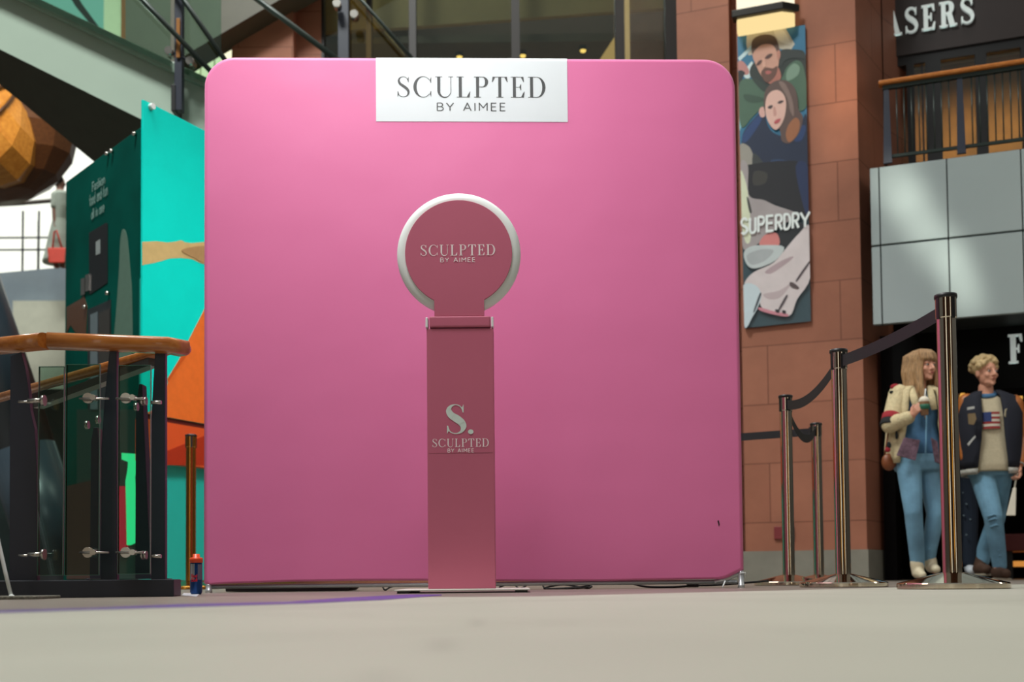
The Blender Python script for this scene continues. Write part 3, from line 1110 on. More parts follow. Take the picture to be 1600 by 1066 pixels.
# lettering
mlist.append(mat('banner_letters', (226, 234, 232), rough=.4, var=.0))
bn.mi = len(mlist) - 1
a_, b_ = (1157.5, 366.0), (1265.0, 354.0)
c_, d_ = (1157.5, 342.0), (1265.0, 331.0)
polys, w = layout('SUPERDRY', 'sans', .17, .1, .11)
for k, p in enumerate(polys):
    bn.poly([F.hit(a_[0] + (b_[0] - a_[0]) * x / w, (a_[1] + (b_[1] - a_[1]) * x / w) * (1 - y) + (c_[1] + (d_[1] - c_[1]) * x / w) * y, oB - .034 - .0004 * (k % 9)) for x, y in p])
# all prints face the hall
tag(bn.build('fashion_banner', mlist, noflip=True), 'tall hanging fashion banner of a man in a green parka and a long-haired woman', 'banner')

# soft patches of roof light on the cladding and the pillar
for (px, py, deg, pw) in ((1403, 290, 2.6, 26), (1430, 335, 2.6, 24), (1462, 385, 2.6, 20), (1497, 430, 2.2, 20), (1510, 468, 2.0, 20), (1490, 400, 2.0, 14)):
    t = F.hit(px, py, oF)
    spot('roof_gap_ray', t + Vector((-5.5, -6.5, 7.0)), t, deg, pw * 170, (1, 1, .86), 1.0, .1)
t = F.hit(1318, 120, 0)
spot('roof_gap_warm', t + Vector((-2.5, -5.5, 5.0)), t, 5.0, 1300, (1, .62, .34), 1.0, .1)
t = F.hit(1322, 190, 0)
spot('roof_gap_warm', t + Vector((-2.5, -5.5, 5.0)), t, 5.0, 900, (1, .62, .34), 1.0, .1)

# ------------------------------------------------------------------ back wall with upper windows
DB = 13.0
b = MB()


def bx(b, pa, pb, z0, z1, D0, D1):
    xa, xb = W(pa, 50, D0).x, W(pb, 50, D0).x
    b.box(((xa + xb) / 2, (D0 + D1) / 2, (z0 + z1) / 2), (xb - xa, D1 - D0, z1 - z0))


bx(b, 362, 458, 5.4, 9.5, DB - .25, DB + .2)
bx(b, 458, 502, 5.4, 9.5, DB - .05, DB + .2)
b.box((W(700, 50, DB).x, DB + .1, 2.7), (6.2, .2, 5.4))
struct(b.build('wall_back', M_sand))
b = MB()
for pa, pb in ((502, 506), (572, 580), (639, 650), (799, 812), (962, 976), (1040, 1075)):
    bx(b, pa, pb, 5.4, 9.5, DB - .05, DB + .1)
struct(b.build('window_3', mat('dark_mullion', (26, 22, 20), rough=.5)))
b = MB()
bx(b, 502, 1075, 5.4, 9.5, DB + .02, DB + .03)
struct(b.build('window_4', M_glass2))
b = MB()
bx(b, 480, 1080, 5.0, 9.5, 16.0, 16.1)
struct(b.build('wall_rear_room', mat('rear_brown', (92, 72, 62), rough=.7, var=.15, scale=1)))
b = MB()
p = [W(500, 50, 13.65), W(640, 42, 13.65), W(970, 17, 13.65), W(1100, 8, 13.65), W(1100, -120, 13.65), W(500, -120, 13.65)]
b.prism(p, Vector((0, .08, 0)))
struct(b.build('trim_2', M_bulk))
b = MB()
b.box((.4, 14.85, 6.81), (6.0, 2.2, .1))
struct(b.build('ceiling', mat('dark_ceiling', (84, 64, 52), rough=.6, var=.1)))
b = MB()
bx(b, 502, 636, 5.0, 9.5, 14.2, 14.3)
struct(b.build('wall_rear_panel', mat('olive_panel', (150, 118, 72), rough=.6, var=.15, scale=2)))
b = MB()
bx(b, 977, 984, 5.0, 9.5, 13.3, 13.4)
tag(b.build('light_strip', glow('strip_glow', (240, 200, 140), .7)), 'thin vertical cream light strip behind the window right of the white label', 'light')
b = MB()
p = [W(935, 96, 13.6), W(964, 52, 13.6), W(964, 140, 13.6), W(905, 140, 13.6)]
b.prism(p, Vector((0, .05, 0)))
struct(b.build('lit_wall_piece', glow('lit_wall_glow', (235, 190, 120), .75)))  # lit wall piece, its brightness put in as glow
for i, (px, py) in enumerate(((718, 90), (817, 88), (911, 80))):
    dr = ray(px, py)
    pd = _C + dr * ((6.70 - CAMZ) / dr.z)
    d_ = thing('downlight', pd, ['warm round ceiling spotlight above the left half of the white label', 'warm round ceiling spotlight above the right half of the white label', 'warm round ceiling spotlight beside the slanted lit cream panel'][i], 'ceiling light', 'spotlights behind the upper windows')
    b = MB()
    b.tube(pd + Vector((0, 0, .01)), pd + Vector((0, 0, .06)), .045, seg=16)
    b.build('housing', M_black, d_)
    b = MB()
    b.ell(pd + Vector((0, 0, .01)), (.038, .038, .028))
    b.build('bulb', glow('bulb_glow', (255, 205, 110), 2.2), d_)
area('rear_room_lamp', (1.0, 13.9, 5.3), (0.8, 15.5, 6.8), 5, .6, 16, (1, .8, .55))

# wall behind the photographer (seen only in reflections)
b = MB()
for x in range(-14, 15, 4):
    b.box((x, -8, 4), (1.3, .6, 8))
b.box((0, -8, 7.5), (30, .6, 2.4))
struct(b.build('wall_front', M_sand_dark))
b = MB()
b.box((0, -9.0, 4), (30, .2, 8))
struct(b.build('wall_front_shops', mat('front_shops', (60, 56, 50), rough=.7)))
b = MB()
for x, w_ in ((-4.0, 2.3), (8.0, 1.6)):
    b.box((x, -8.85, 2.7), (w_, .04, 5.2))
struct(b.build('window_added_unseen', M_daylight))  # unseen glowing panels added for bright streaks in the chrome posts
b = MB()
for x in (-8.2, 3.9):
    b.box((x, -8.85, 1.6), (1.6, .04, 2.6))
struct(b.build('window_added_unseen_warm', M_warmlow))  # unseen warm panels added for golden tones in the post reflections

# ------------------------------------------------------------------ far left of the hall
struct_far = 20.0
b = MB()
pz = W(0, 250, 22)
b.box((W(40, 300, 22).x, 22, 8.0), (7.5, .1, 6.2))
struct(b.build('window_5', M_daylight))
b = MB()
for px in (36, 61):
    b.tube(W(px, 330, 21), W(px - 1, 425, 21), .02, seg=8)
for y0 in (372, 391):
    b.tube(W(-40, y0, 21), W(112, y0 - 1, 21), .018, seg=8)
struct(b.build('window_6', M_black))
# upper walkway edge
b = MB()
b.prism([W(-60, 432, 18.5), W(125, 415, 18.5), W(125, 520, 18.5), W(-60, 520, 18.5)], Vector((0, 2.4, 0)))
struct(b.build('wall_walkway', mat('walkway_cladding', (140, 152, 160), rough=.5, var=.04)))
b = MB()
b.prism([W(20, 470, 18.3), W(125, 470, 18.3), W(125, 610, 18.3), W(20, 610, 18.3)], Vector((0, .15, 0)))
struct(b.build('wall_left_lower', mat('cream_wall', (206, 206, 186), rough=.6, var=.06)))
b = MB()
b.prism([W(-80, 608, 12.5), W(112, 608, 12.5), GZ(112, 12.5), GZ(-80, 12.5)], Vector((0, .3, 0)))
struct(b.build('wall_stairwell', mat('stairwell_dark', (34, 52, 50), rough=.5, var=.3, scale=2)))
wr = thing('walkway_railing', W(60, 418, 18.6), 'thin dark railing of the far walkway in front of the bright window', 'railing')
b = MB()
b.path([W(-40, 322, 18.6), W(30, 318, 18.6), W(125, 310, 18.6)], .035, 10)
b.build('handrail', mat('bronze_rail', (70, 56, 44), rough=.4), wr)
for px in (-5, 36, 60):
    b = MB()
    b.tube(W(px, 345, 18.6), W(px - 1, 428, 18.6), .015, seg=8)
    b.build('post', M_black, wr)

# far wall beyond the stair (through the glass)
b = MB()
for pa, pb, m in ():
    pass
DW = 15.0


def panel(name, pa, pb, ya, yb, D, th, m):
    b = MB()
    xa, xb = W(pa, 50, D).x, W(pb, 50, D).x
    z0, z1 = W(pa, yb, D).z, W(pa, ya, D).z
    b.box(((xa + xb) / 2, D + th / 2, (z0 + z1) / 2), (xb - xa, th, z1 - z0))
    return struct(b.build(name, m))


panel('window_7', -60, 162, -150, 140, DW, .1, glow('teal_daylight', (150, 214, 200), .75))
panel('wall_cream_strip', 162, 189, -150, 140, DW - .1, .2, mat('cream_strip', (214, 226, 190), rough=.5, emit=((220, 235, 195), .35)))
panel('trim_3', 189, 196, -150, 140, DW - .2, .2, mat('orange_strip', (170, 106, 50), rough=.5))
panel('wall_green_panel', 196, 262, -150, 160, DW - .1, .2, mat('green_grey_panel', (96, 116, 96), rough=.5, var=.3, scale=2))
panel('window_8', 262, 366, -10, 200, DW - .3, .1, glow('cream_daylight', (255, 252, 214), 1.15))
for i, pts in enumerate(([(100, -20), (118, 10), (160, 60), (168, 60), (128, 6), (112, -20)],)):
    b = MB()
    b.prism([W(x, y, DW - .5) for x, y in pts], Vector((0, .05, 0)))
    struct(b.build('trim_4', M_dgreen))
b = MB()
for pa in (276, 292, 312, 334):
    b.prism([W(pa, 40, DW - .45), W(pa + 1.5, 40, DW - .45), W(pa + 1.5, 150, DW - .45), W(pa, 150, DW - .45)], Vector((0, .03, 0)))
struct(b.build('trim_5', mat('pale_mullion', (190, 196, 150), rough=.5)))
# underside of the upper flight
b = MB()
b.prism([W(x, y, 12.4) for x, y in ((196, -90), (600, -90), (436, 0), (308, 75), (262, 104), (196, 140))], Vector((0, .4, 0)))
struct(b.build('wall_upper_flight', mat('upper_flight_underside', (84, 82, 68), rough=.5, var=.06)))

# wooden pod hanging under the roof
pod = thing('timber_pod', W(-30, 330, 14), 'round gold-brown timber pod with curved ribs hanging at the upper left', 'timber pod')
cp = W(-42, 184, 13.4)
k13 = 13.6 / 1750


def faceted(b, c, rx, ry, rz, seg, rg, rot):
    b.ell(c, (rx, ry, rz), rot, seg, rg)


rot = Matrix.Rotation(math.radians(-24), 3, 'Y')
b = MB()
b.ell(cp + Vector((2 * k13, .55, 0)), (130 * k13, .8, 110 * k13), Matrix.Rotation(math.radians(-12), 3, 'Y'), 14, 9)
b.build('outer_shell', wood('dark_timber', (104, 66, 36), (84, 50, 28), 2, .5), pod, smooth=False)
b = MB()
b.ell(cp, (122 * k13, .75, 80 * k13), Matrix.Rotation(math.radians(-55), 3, 'Y').inverted(), 12, 8)
b.build('inner_shell', wood('gold_timber', (222, 158, 70), (196, 128, 50), 2, .4), pod, smooth=False)
for off in (-.25, .25, .6):
    b = MB()
    pts = []
    for i in range(19):
        t = -PI / 2 + PI * i / 18
        v = Vector((math.sin(off) * math.cos(t) * 124 * k13, -math.cos(off) * math.cos(t) * .77, math.sin(t) * 82 * k13))
        pts.append(cp + Matrix.Rotation(math.radians(55), 3, 'Y') @ v)
    b.path(pts, .018, 8)
    b.build('rib', wood('rib_timber', (90, 54, 26), (70, 40, 20), 2, .5), pod)
t = cp
spot('pod_spot', t + Vector((2.6, -4.5, 2.5)), t, 26, 800, (1, .74, .36), .7, .1)  # warm spot added in front of the pod, shining down on it

# slanted round column
b = MB()
b.tube(W(-90, 330, 10.2), W(34, 705, 10.2) , .30, seg=32)
p0, p1 = W(-90, 330, 10.2), W(34, 705, 10.2)
b2 = p1 + (p1 - p0) * (p1.z / (p0.z - p1.z))
b.tube(p1, b2, .30, seg=32)
struct(b.build('trim_6', mat('column_paint', (46, 58, 66), rough=.3, var=.05)))

# stair flight with pale stringer
SF = 9.8
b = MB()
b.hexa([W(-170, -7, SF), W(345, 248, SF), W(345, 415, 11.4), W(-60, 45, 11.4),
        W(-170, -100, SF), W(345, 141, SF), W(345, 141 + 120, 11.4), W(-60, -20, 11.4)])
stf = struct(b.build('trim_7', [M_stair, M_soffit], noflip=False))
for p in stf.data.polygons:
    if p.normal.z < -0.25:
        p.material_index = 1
b = MB()
b.bar(W(-150, -92, SF - .03), W(345, 141, SF - .03), .05, .09)
struct(b.build('trim_8', mat('stringer_coping', (150, 172, 156), rough=.35), bevel=.01))

sr = thing('stair_balustrade', W(276, 172, SF - .1), 'glass stair balustrade with dark steel posts and rails above the pale stringer', 'balustrade')
Db = SF - .12
for pl, pr in (((-20, 266), 0), ((287, 345), 0)):
    a0, a1 = pl
    b = MB()
    ln = lambda px: 133 + (px - 320) * .467 - 4
    b.prism([W(a0, ln(a0), Db), W(a1, ln(a1), Db), W(a1, -160, Db), W(a0, -160, Db)], Vector((0, .012, 0)))
    b.build('glass_pane', glass('tinted_stair_glass', (222, 240, 230), .03), sr)


def vpost(pa, pb, ya, yb, D, dep, m, nm, par):
    b = MB()
    xa, xb = W(pa, yb, D).x, W(pb, yb, D).x
    z0, z1 = W(pa, yb, D).z, W(pa, ya, D).z
    b.box(((xa + xb) / 2, D + dep / 2, (z0 + z1) / 2), (xb - xa, dep, z1 - z0))
    return b.build(nm, m, par, bevel=.004)


vpost(272, 284, -160, 172, Db - .12, .08, M_navy, 'post', sr)
vpost(267, 274, 132, 173, Db - .13, .2, M_black, 'foot_bracket', sr)
vpost(275, 281, 28, 90, Db - .14, .01, mat('post_amber', (150, 100, 50), rough=.3), 'post_strip', sr)
for px, py in ((263, 78), (296, 94)):
    b = MB()
    c = W(px, py, Db - .16)
    b.tube(c, c + Vector((0, .1, 0)), .035, seg=20)
    b.build('glass_clamp', M_steel, sr)
    b = MB()
    b.tube(c + Vector((0, .03, 0)), W(278, 86, Db - .1), .012, seg=8)
    b.build('clamp_rod', M_navy, sr)
for (x0, y0, x1, y1, r) in ((118, -110, 345, 128, .022), (215, -105, 375, 128, .022)):
    b = MB()
    b.tube(W(x0, y0, Db - .2), W(x1, y1, Db - .2), r, seg=12)
    b.build('rail', M_dgreen, sr)

sr2 = thing('stair_balustrade', W(536, 150, 11.0), 'dark steel stair rails and post with amber glass crossing above the left of the backdrop', 'balustrade')
for (x0, y0, x1, y1, r) in ((300, -78, 560, 118, .03), (470, -108, 690, 143, .017)):
    b = MB()
    b.tube(W(x0, y0, 11.0), W(x1, y1, 11.0), r, seg=12)
    b.build('rail', M_dgreen, sr2)
vpost(528, 545, -160, 150, 11.05, .1, M_navy, 'post', sr2)
for px, py in ((526, 4), (553, 21)):
    b = MB()
    c = W(px, py, 10.9)
    b.tube(c, c + Vector((0, .1, 0)), .04, seg=20)
    b.build('glass_clamp', M_steel, sr2)
b = MB()
b.prism([W(545, -120, 11.16), W(545, 150, 11.16), W(690, 150, 11.16), W(640, 95, 11.16), W(560, 0, 11.16), W(548, -15, 11.16)], Vector((0, .012, 0)))
b.build('glass_pane', glass('amber_glass', (235, 214, 170), .06), sr2)

# ------------------------------------------------------------------ directory totem and teal board
T1 = Frame(100, 9.2, 219, 8.08)
T2 = Frame(222, 7.85, 322, 8.45)
M_teal = mat('teal_board', (0, 212, 196), rough=.45, var=.02, spec=.15)
M_teal2 = mat('teal_booth', (34, 186, 170), rough=.35, var=.03)
M_dteal = mat('dark_teal_panel', (0, 74, 64), rough=.6, var=.3, scale=1.5, spec=.05)
tot = thing('directory_totem', T1.col(160, 0, .2), 'tall dark teal information panel with white text and a black poster', 'information panel')
xa, xb = T1.lx(T1.hit(103, 300, 0)), T1.lx(T1.hit(218, 300, 0))
zT = T1.hit(215, 202, 0).z
b = MB()
b.slab(T1, xa, xb, .05, zT, 0, .04)
b.build('panel', M_dteal, tot, bevel=.005)
b = MB()
b.prism([T1.loc(xa - .05, 0, .045), T1.loc(xb + .04, 0, .045), T1.loc(xb + .04, 0, .16), T1.loc(xa + .1, 0, .45), T1.loc(xa - .05, 0, .45)], Vector((0, 0, zT + .03)))
b.build('housing', mat('totem_housing', (32, 36, 38), rough=.4), tot)


def tprint(pts, c, name, off=-.004, smooth=0, T=T1, par=tot, m=None, th=.003, zmin=-1.0):
    b = MB()
    if smooth:
        pts = catmull(pts, True, 5)
    q = [T.hit(x, y, off) for x, y in pts]
    for p in q:
        p.z = max(p.z, zmin)
    b.prism(q, T.n * -th)
    return b.build(name, m or mat('ink_%d_%d_%d' % c, c, rough=.35, var=.06, scale=20), par)


tprint([(139, 364), (166, 348), (168, 350), (168, 442), (141, 460), (139, 458)], (18, 22, 24), 'black_poster')
tprint([(149.5, 378), (156, 374), (156, 396), (149.5, 399)], (150, 160, 158), 'poster_icon', -.008)
tprint([(192, 358), (198, 370), (203, 420), (206, 470), (204, 560), (178, 560), (182, 480), (186, 420), (188, 375)], (92, 122, 106), 'feather_print', -.004, 1)
tprint([(104, 480), (125, 468), (131, 462), (136, 480), (134, 525), (118, 520), (110, 508), (104, 520)], (88, 58, 38), 'brown_print', -.004)
tprint([(137, 484), (173, 468), (173, 640), (137, 640)], (34, 42, 44), 'screen_recess', -.004)
tprint([(141, 492), (152, 487), (152, 640), (141, 640)], (104, 118, 122), 'screen_edge', -.009)
tprint([(154, 490), (171, 482), (171, 600), (154, 600)], (58, 56, 52), 'screen', -.009)
tprint([(120, 640), (216, 640), (216, 905), (120, 905)], (36, 66, 58), 'lower_print', -.004)
tprint([(104, 760), (165, 745), (165, 905), (104, 905)], (74, 50, 42), 'lower_brown_print', -.009)
for (pa, ya, pb, yb) in ((126, 436, 132, 462), (133, 430, 139, 456)):
    tprint([(pa, ya), (pb, ya - 2), (pb, yb - 2), (pa, yb)], (150, 150, 146), 'hinge', -.012, m=M_steel, th=.01)
for px, py in ((170, 241), (177, 237), (213, 210), (135, 480), (171, 459)):
    b = MB()
    c = T1.hit(px, py, 0)
    b.tube(c, c + T1.n * .03, .014, seg=12)
    b.build('fixing_bolt', M_steel, tot)
for i, (s, xa_, xb_, yb_, yt_) in enumerate((('Fashion', 144, 164, 300, 286), ('food and fun', 140, 168, 323, 306), ('all in one', 143, 163, 343, 328))):
    b = MB()
    a = T1.hit(xa_, yb_, -.006)
    wd = T1.lx(T1.hit(xb_, yb_, -.006)) - T1.lx(a)
    hh = T1.hit(xa_, yt_, -.006).z - a.z
    put_text(b, s, lambda x, y, k: T1.loc(T1.lx(a) + x, a.z + y, -.006 - .0004 * k), wd, hh, kind='sans', T=.15, gap=.12)
    b.build('lettering', mat('totem_letters', (140, 176, 166), rough=.4), tot, noflip=True)


# red and green glowing shapes by the totem
b = MB()
T3 = Frame(100, 9.0, 219, 7.9)
pl = [(190, 708), (206, 709), (208, 718), (208, 735), (205, 745), (207, 770), (207, 848), (198, 852), (197, 790), (196, 752), (199, 735), (200, 722), (190, 718)]
b.prism([T3.hit(x, y, 0) for x, y in pl], T3.n * -.03)
tag(b.build('neon_strip', glow('green_neon', (70, 255, 165), 1.0)), 'tall glowing green light strip seen through the balustrade glass', 'light')
b = MB()
b.prism([T3.hit(x, y, .05) for x, y in ((179, 760), (196, 760), (196, 862), (179, 862))], T3.n * -.03)
tag(b.build('red_panel', mat('red_panel', (206, 32, 56), rough=.4, emit=((206, 32, 56), .35))), 'upright red panel beside the glowing green strip', 'panel')

# bright teal board on its booth
bo = thing('advert_booth', T2.col(330, 0, .5), 'bright teal and orange advertising booth with an outstretched arm print, left of the pink backdrop', 'advertising booth')


def tb(pts, c, name, off, par=bo, m=None, th=.004, smooth=0, zmin=-1.0):
    return tprint(pts, c, name, off, smooth, T2, par, m, th, zmin)


b = MB()
x0_, x1_ = T2.lx(T2.hit(223, 400)), T2.lx(T2.hit(470, 400))
zl_ = T2.hit(290, 657, 0).z
zr_ = T2.hit(223, 155, 0).z
z2_ = T2.hit(322, 205, 0).z
x2_ = T2.lx(T2.hit(322, 205))
slope = (z2_ - zr_) / (x2_ - x0_)
P = lambda x, z, o=0.0: T2.loc(x, z, o)
zz = lambda x: zr_ + slope * (x - x0_)
b.prism([P(x0_, zl_), P(x1_, zl_), P(x1_, zz(x1_)), P(x0_, zz(x0_))], T2.n * -.02)
b.build('board', M_teal, bo, bevel=.002)
b = MB()
zo0, zo1 = T2.hit(290, 727, .0).z, T2.hit(290, 665, .0).z
b.prism([T2.loc(x0_ + .08, .06, .08), T2.loc(x1_, .06, .08), T2.loc(x1_, .06, 1.0), T2.loc(x0_ + .85, .06, 1.0)], Vector((0, 0, 2.2)))
b.build('body', M_teal2, bo)
b = MB()
b.prism([T2.loc(x0_ + .09, 0, .09), T2.loc(x1_, 0, .06), T2.loc(x1_, 0, .95), T2.loc(x0_ + .86, 0, .95)], Vector((0, 0, .06)))
b.build('plinth', mat('brass_plinth', (120, 92, 50), rough=.4, metal=.4), bo)
b = MB()
b.slab(T2, x0_ + .02, x1_, zo0, zo1, .0, .08)
b.build('orange_band', mat('orange_band', (214, 82, 34), rough=.4, var=.04), bo)
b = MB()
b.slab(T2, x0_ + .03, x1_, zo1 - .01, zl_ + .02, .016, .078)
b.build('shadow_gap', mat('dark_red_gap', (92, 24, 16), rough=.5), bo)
tb([(236, 727), (258, 706), (322, 680), (380, 655), (380, 727)], (170, 48, 22), 'band_print', -.002)
# arm print and orange cloth print
tb([(222.7, 378), (245, 377), (262, 379), (275, 377.5), (283, 375.5), (290, 379), (300, 380), (322, 378), (350, 372), (352, 410), (330, 415), (316, 412.5), (300, 405), (283, 403), (265, 404), (245, 410), (222.7, 414.5)], (196, 168, 112), 'arm_print', -.001)
tb([(284, 392), (300, 386), (322, 384), (345, 382), (345, 408), (322, 412), (305, 404)], (168, 132, 88), 'hand_shade_print', -.006, smooth=1)
tb([(322, 478), (312, 498), (290, 541), (272, 578), (256, 612), (240, 640), (228, 690), (440, 690), (440, 400), (370, 420), (340, 450)], (226, 108, 40), 'orange_print', -.001, zmin=zl_)
tb([(300, 545), (285, 565), (262, 598), (262, 592), (284, 556)], (198, 84, 26), 'crease_print', -.006)
b = MB()
c = T2.hit(235, 167, -.0)
b.tube(c, c + T2.n * .03, .022, seg=20)
b.build('fixing_bolt', M_white, bo)
b = MB()
for px in (293,):
    x_ = T2.lx(T2.hit(px, 800, .08))
    b.slab(T2, x_ - .012, x_ + .012, .06, zo0, .07, .08)
b.build('panel_joint', mat('joint_dark', (12, 60, 56), rough=.5), bo)

# ------------------------------------------------------------------ foreground balustrade (left)
BF = Frame(75, 3.66, 290, 3.74)
bl = thing('glass_balustrade', GZ(150, 3.7), 'navy steel and glass balustrade with varnished wooden handrail at the left front', 'balustrade')
h0 = W(-40, 541 + 4, 3.86)
h1 = W(76, 533, 3.66)
h2 = W(262, 540, 3.73)
h3 = W(286, 545, 3.78)


def rrail(b, pts, w, h):
    """rounded handrail section swept along points"""
    rr = []
    for i, p in enumerate(pts):
        d = (pts[min(i + 1, len(pts) - 1)] - pts[max(i - 1, 0)])
        d.z *= .2
        d.normalize()
        s = d.cross(Vector((0, 0, 1))).normalized()
        ring = []
        for j in range(20):
            t = 2 * PI * j / 20
            cx, cz = math.cos(t), math.sin(t)
            ex = math.copysign(abs(cx) ** .55, cx) * w / 2
            ez = math.copysign(abs(cz) ** .55, cz) * h / 2
            ring.append(p + s * ex + Vector((0, 0, ez)))
        rr.append(ring)
    b.rings(rr)


b = MB()
rrail(b, [h0, h1 - Vector((.004, 0, 0))], .075, .052)
b.build('handrail', M_rail, bl)
b = MB()
rrail(b, [h1, h1.lerp(h2, .5), h2, h3], .075, .052)
b.ell(h3, (.026, .036, .024))
b.build('handrail', M_rail, bl)
b = MB()
r0, r1 = W(282, 541, 3.86), W(-40, 633, 4.9)
rrail(b, [r0, r0.lerp(r1, .5), r1], .05, .03)
b.build('stair_rail', M_rail, bl)
b = MB()
q0, q1 = W(240, 566, 3.98), W(60, 633, 4.6)
b.bar(q0, q1, .04, .03)
b.build('rail_channel', mat('channel_grey', (92, 92, 88), rough=.3, metal=.5), bl)


def ppoly(pts, D, dep, m, nm, bevel=.002):
    b = MB()
    b.prism([W(x, y, D) for x, y in pts], Vector((0, dep, 0)))
    return b.build(nm, m, bl, bevel=bevel)


ppoly([(16, 556), (33, 550), (40, 578), (45, 612), (47, 640), (54, 670), (57, 720), (58, 908), (14, 908), (15, 700)], 3.70, .025, M_navy, 'post')
ppoly([(171, 545), (182, 545), (182.5, 908), (157, 908), (158, 700), (163, 625)], 3.70, .025, M_navy, 'post')
ppoly([(242, 550), (258, 550), (258, 908), (236, 908), (235, 720), (237, 640)], 3.75, .025, M_navy, 'post')
ppoly([(142, 690), (146, 668), (152, 668), (156, 700), (158, 905), (140, 905)], 4.2, .05, M_navy, 'rear_post')
ppoly([(212, 640), (217, 600), (222, 600), (224, 640), (236, 905), (211, 905)], 4.05, .05, M_navy, 'rear_post')
# base channel
b = MB()
za = W(200, 906, 3.74).z
b.slab(BF, -.50, BF.lx(BF.hit(276, 920)), 0.0, za, -.08, .14)
b.build('base_channel', mat('base_navy', (32, 35, 44), rough=.5, var=.1), bl, bevel=.003)
# fixings on the base
for px in (137, 265):
    b = MB()
    c = W(px, 906, 3.72)
    b.tube(c - Vector((0, 0, .005)), c + Vector((0, 0, .004)), .008, seg=10)
    b.build('bolt', M_navy, bl)
Mg = glass('balustrade_glass', (216, 234, 227), .02)
Mge = mat('glass_edge', (70, 120, 100), rough=.2, var=.05)
for (pa, pb, yt, yb) in ((58.5, 99.5, 573, 899), (101.5, 155.5, 569.5, 899), (184, 235, 571, 897)):
    b = MB()
    a = W(pa, yb, 3.62)
    c = W(pb, yt, 3.62)
    b.box(((a.x + c.x) / 2, 3.625, (a.z + c.z) / 2), (c.x - a.x, .01, c.z - a.z))
    o = b.build('glass_pane', Mg, bl)
    b = MB()
    for u0, u1 in ((a.x - .0012, a.x), (c.x, c.x + .0012)):
        b.box(((u0 + u1) / 2, 3.625, (a.z + c.z) / 2), (u1 - u0, .01, c.z - a.z))
    b.box(((a.x + c.x) / 2, 3.625, c.z + .0006), (c.x - a.x + .0024, .01, .0012))
    b.box(((a.x + c.x) / 2, 3.625, a.z - .0006), (c.x - a.x + .0024, .01, .0012))
    o2 = b.build('glass_edge', Mge, bl)
for yy in (623, 863.5):
    sh = 2 if yy > 700 else 0
    for (x0, x1, disc, knob) in ((124, 170, 139, 150), (181, 224, 198, 211)):
        x0 += sh * 0; 
        b = MB()
        b.tube(W(x0, yy, 3.58), W(x1, yy, 3.58), .0035, seg=10)
        b.build('clamp_rod', M_steel, bl)
        b = MB()
        c = W(disc, yy, 3.61)
        b.tube(c, c + Vector((0, -.012, 0)), .017, seg=28)
        b.build('clamp_disc', M_steel, bl)
        b = MB()
        c = W(knob, yy, 3.60)
        b.tube(c, c + Vector((0, -.03, 0)), .009, seg=20)
        b.build('clamp_knob', M_steel, bl)
    b = MB()
    b.tube(W(29, yy + 5, 3.58), W(46, yy + 5, 3.58), .004, seg=10)
    b.tube(W(44, yy + 4, 3.58), W(66, yy + 3, 3.58), .008, seg=16)
    b.build('clamp_arm', M_steel, bl)
    b = MB()
    b.tube(W(66, yy + 3, 3.58), W(70, yy + 3, 3.58), .018, seg=24)
    b.build('clamp_disc', M_steel, bl)
    b = MB()
    b.tube(W(236, yy + 6, 3.60), W(252, yy + 6, 3.60), .006, seg=14)
    b.build('clamp_arm', M_steel, bl)
    b = MB()
    b.tube(W(221, yy + 4, 3.62), W(224, yy + 4, 3.62), .014, seg=20)
    b.tube(W(226, yy + 4, 3.62), W(229, yy + 4, 3.62), .014, seg=20)
    b.build('clamp_disc', M_steel, bl)
for px, py in ((136, 664), (153, 656), (213, 636)):
    b = MB()
    c = W(px, py, 4.0)
    b.tube(c + Vector((-.006, 0, 0)), c + Vector((.006, 0, 0)), .015, seg=20)
    b.build('rear_clamp', M_steel, bl)

# white easel leg and mat at the left edge
ea = thing('display_easel', GZ(18, 3.45), 'thin white metal stand leg resting on the grey mat at the left edge', 'stand')
b = MB()
b.path([W(-40, 690, 3.45), W(-5, 835, 3.45), W(8, 893, 3.45), W(17, 930, 3.45)], .0058, 10)
b.build('leg', M_white, ea)
b = MB()
b.ell(W(18, 932, 3.44), (.009, .009, .006))
b.build('rubber_foot', mat('pale_rubber', (210, 214, 210), rough=.6), ea)
b = MB()
b.box((GZ(0, 3.42).x - .14, 3.42, .005), (.58, .18, .010))
mo = tag(b.build('floor_mat', mat('grey_mat', (120, 116, 104), rough=.95, var=.35, scale=120, bump=.8, bscale=300), bevel=.003), 'small rough grey mat on the paving at the left edge', 'mat')

# ------------------------------------------------------------------ pink fabric backdrop
BK = Frame(320, 4.80, 1158, 4.87)
bk = thing('fabric_backdrop', BK.col(739, 0, 0), 'large square pink stretch-fabric photo backdrop with rounded top corners', 'backdrop')
mk = bpy.data.materials.new('pink_stretch_fabric')
mk.use_nodes = True
nt = mk.node_tree
bs = nt.nodes['Principled BSDF']
bs.inputs['Roughness'].default_value = .5
bs.inputs['Specular IOR Level'].default_value = .45
bs.inputs['Sheen Weight'].default_value = .5
bs.inputs['Sheen Tint'].default_value = L3((250, 200, 220))
bs.inputs['Base Color'].default_value = L3((226, 117, 168))
t_ = nt.nodes.new('ShaderNodeTexCoord')
n1 = nt.nodes.new('ShaderNodeTexNoise')
n1.inputs['Scale'].default_value = 2.2
n1.inputs['Detail'].default_value = 2
n2 = nt.nodes.new('ShaderNodeTexNoise')
n2.inputs['Scale'].default_value = 900
nt.links.new(t_.outputs['Object'], n1.inputs['Vector'])
nt.links.new(t_.outputs['Object'], n2.inputs['Vector'])
bp1 = nt.nodes.new('ShaderNodeBump')
bp1.inputs['Strength'].default_value = .12
bp1.inputs['Distance'].default_value = .06
bp2 = nt.nodes.new('ShaderNodeBump')
bp2.inputs['Strength'].default_value = .08
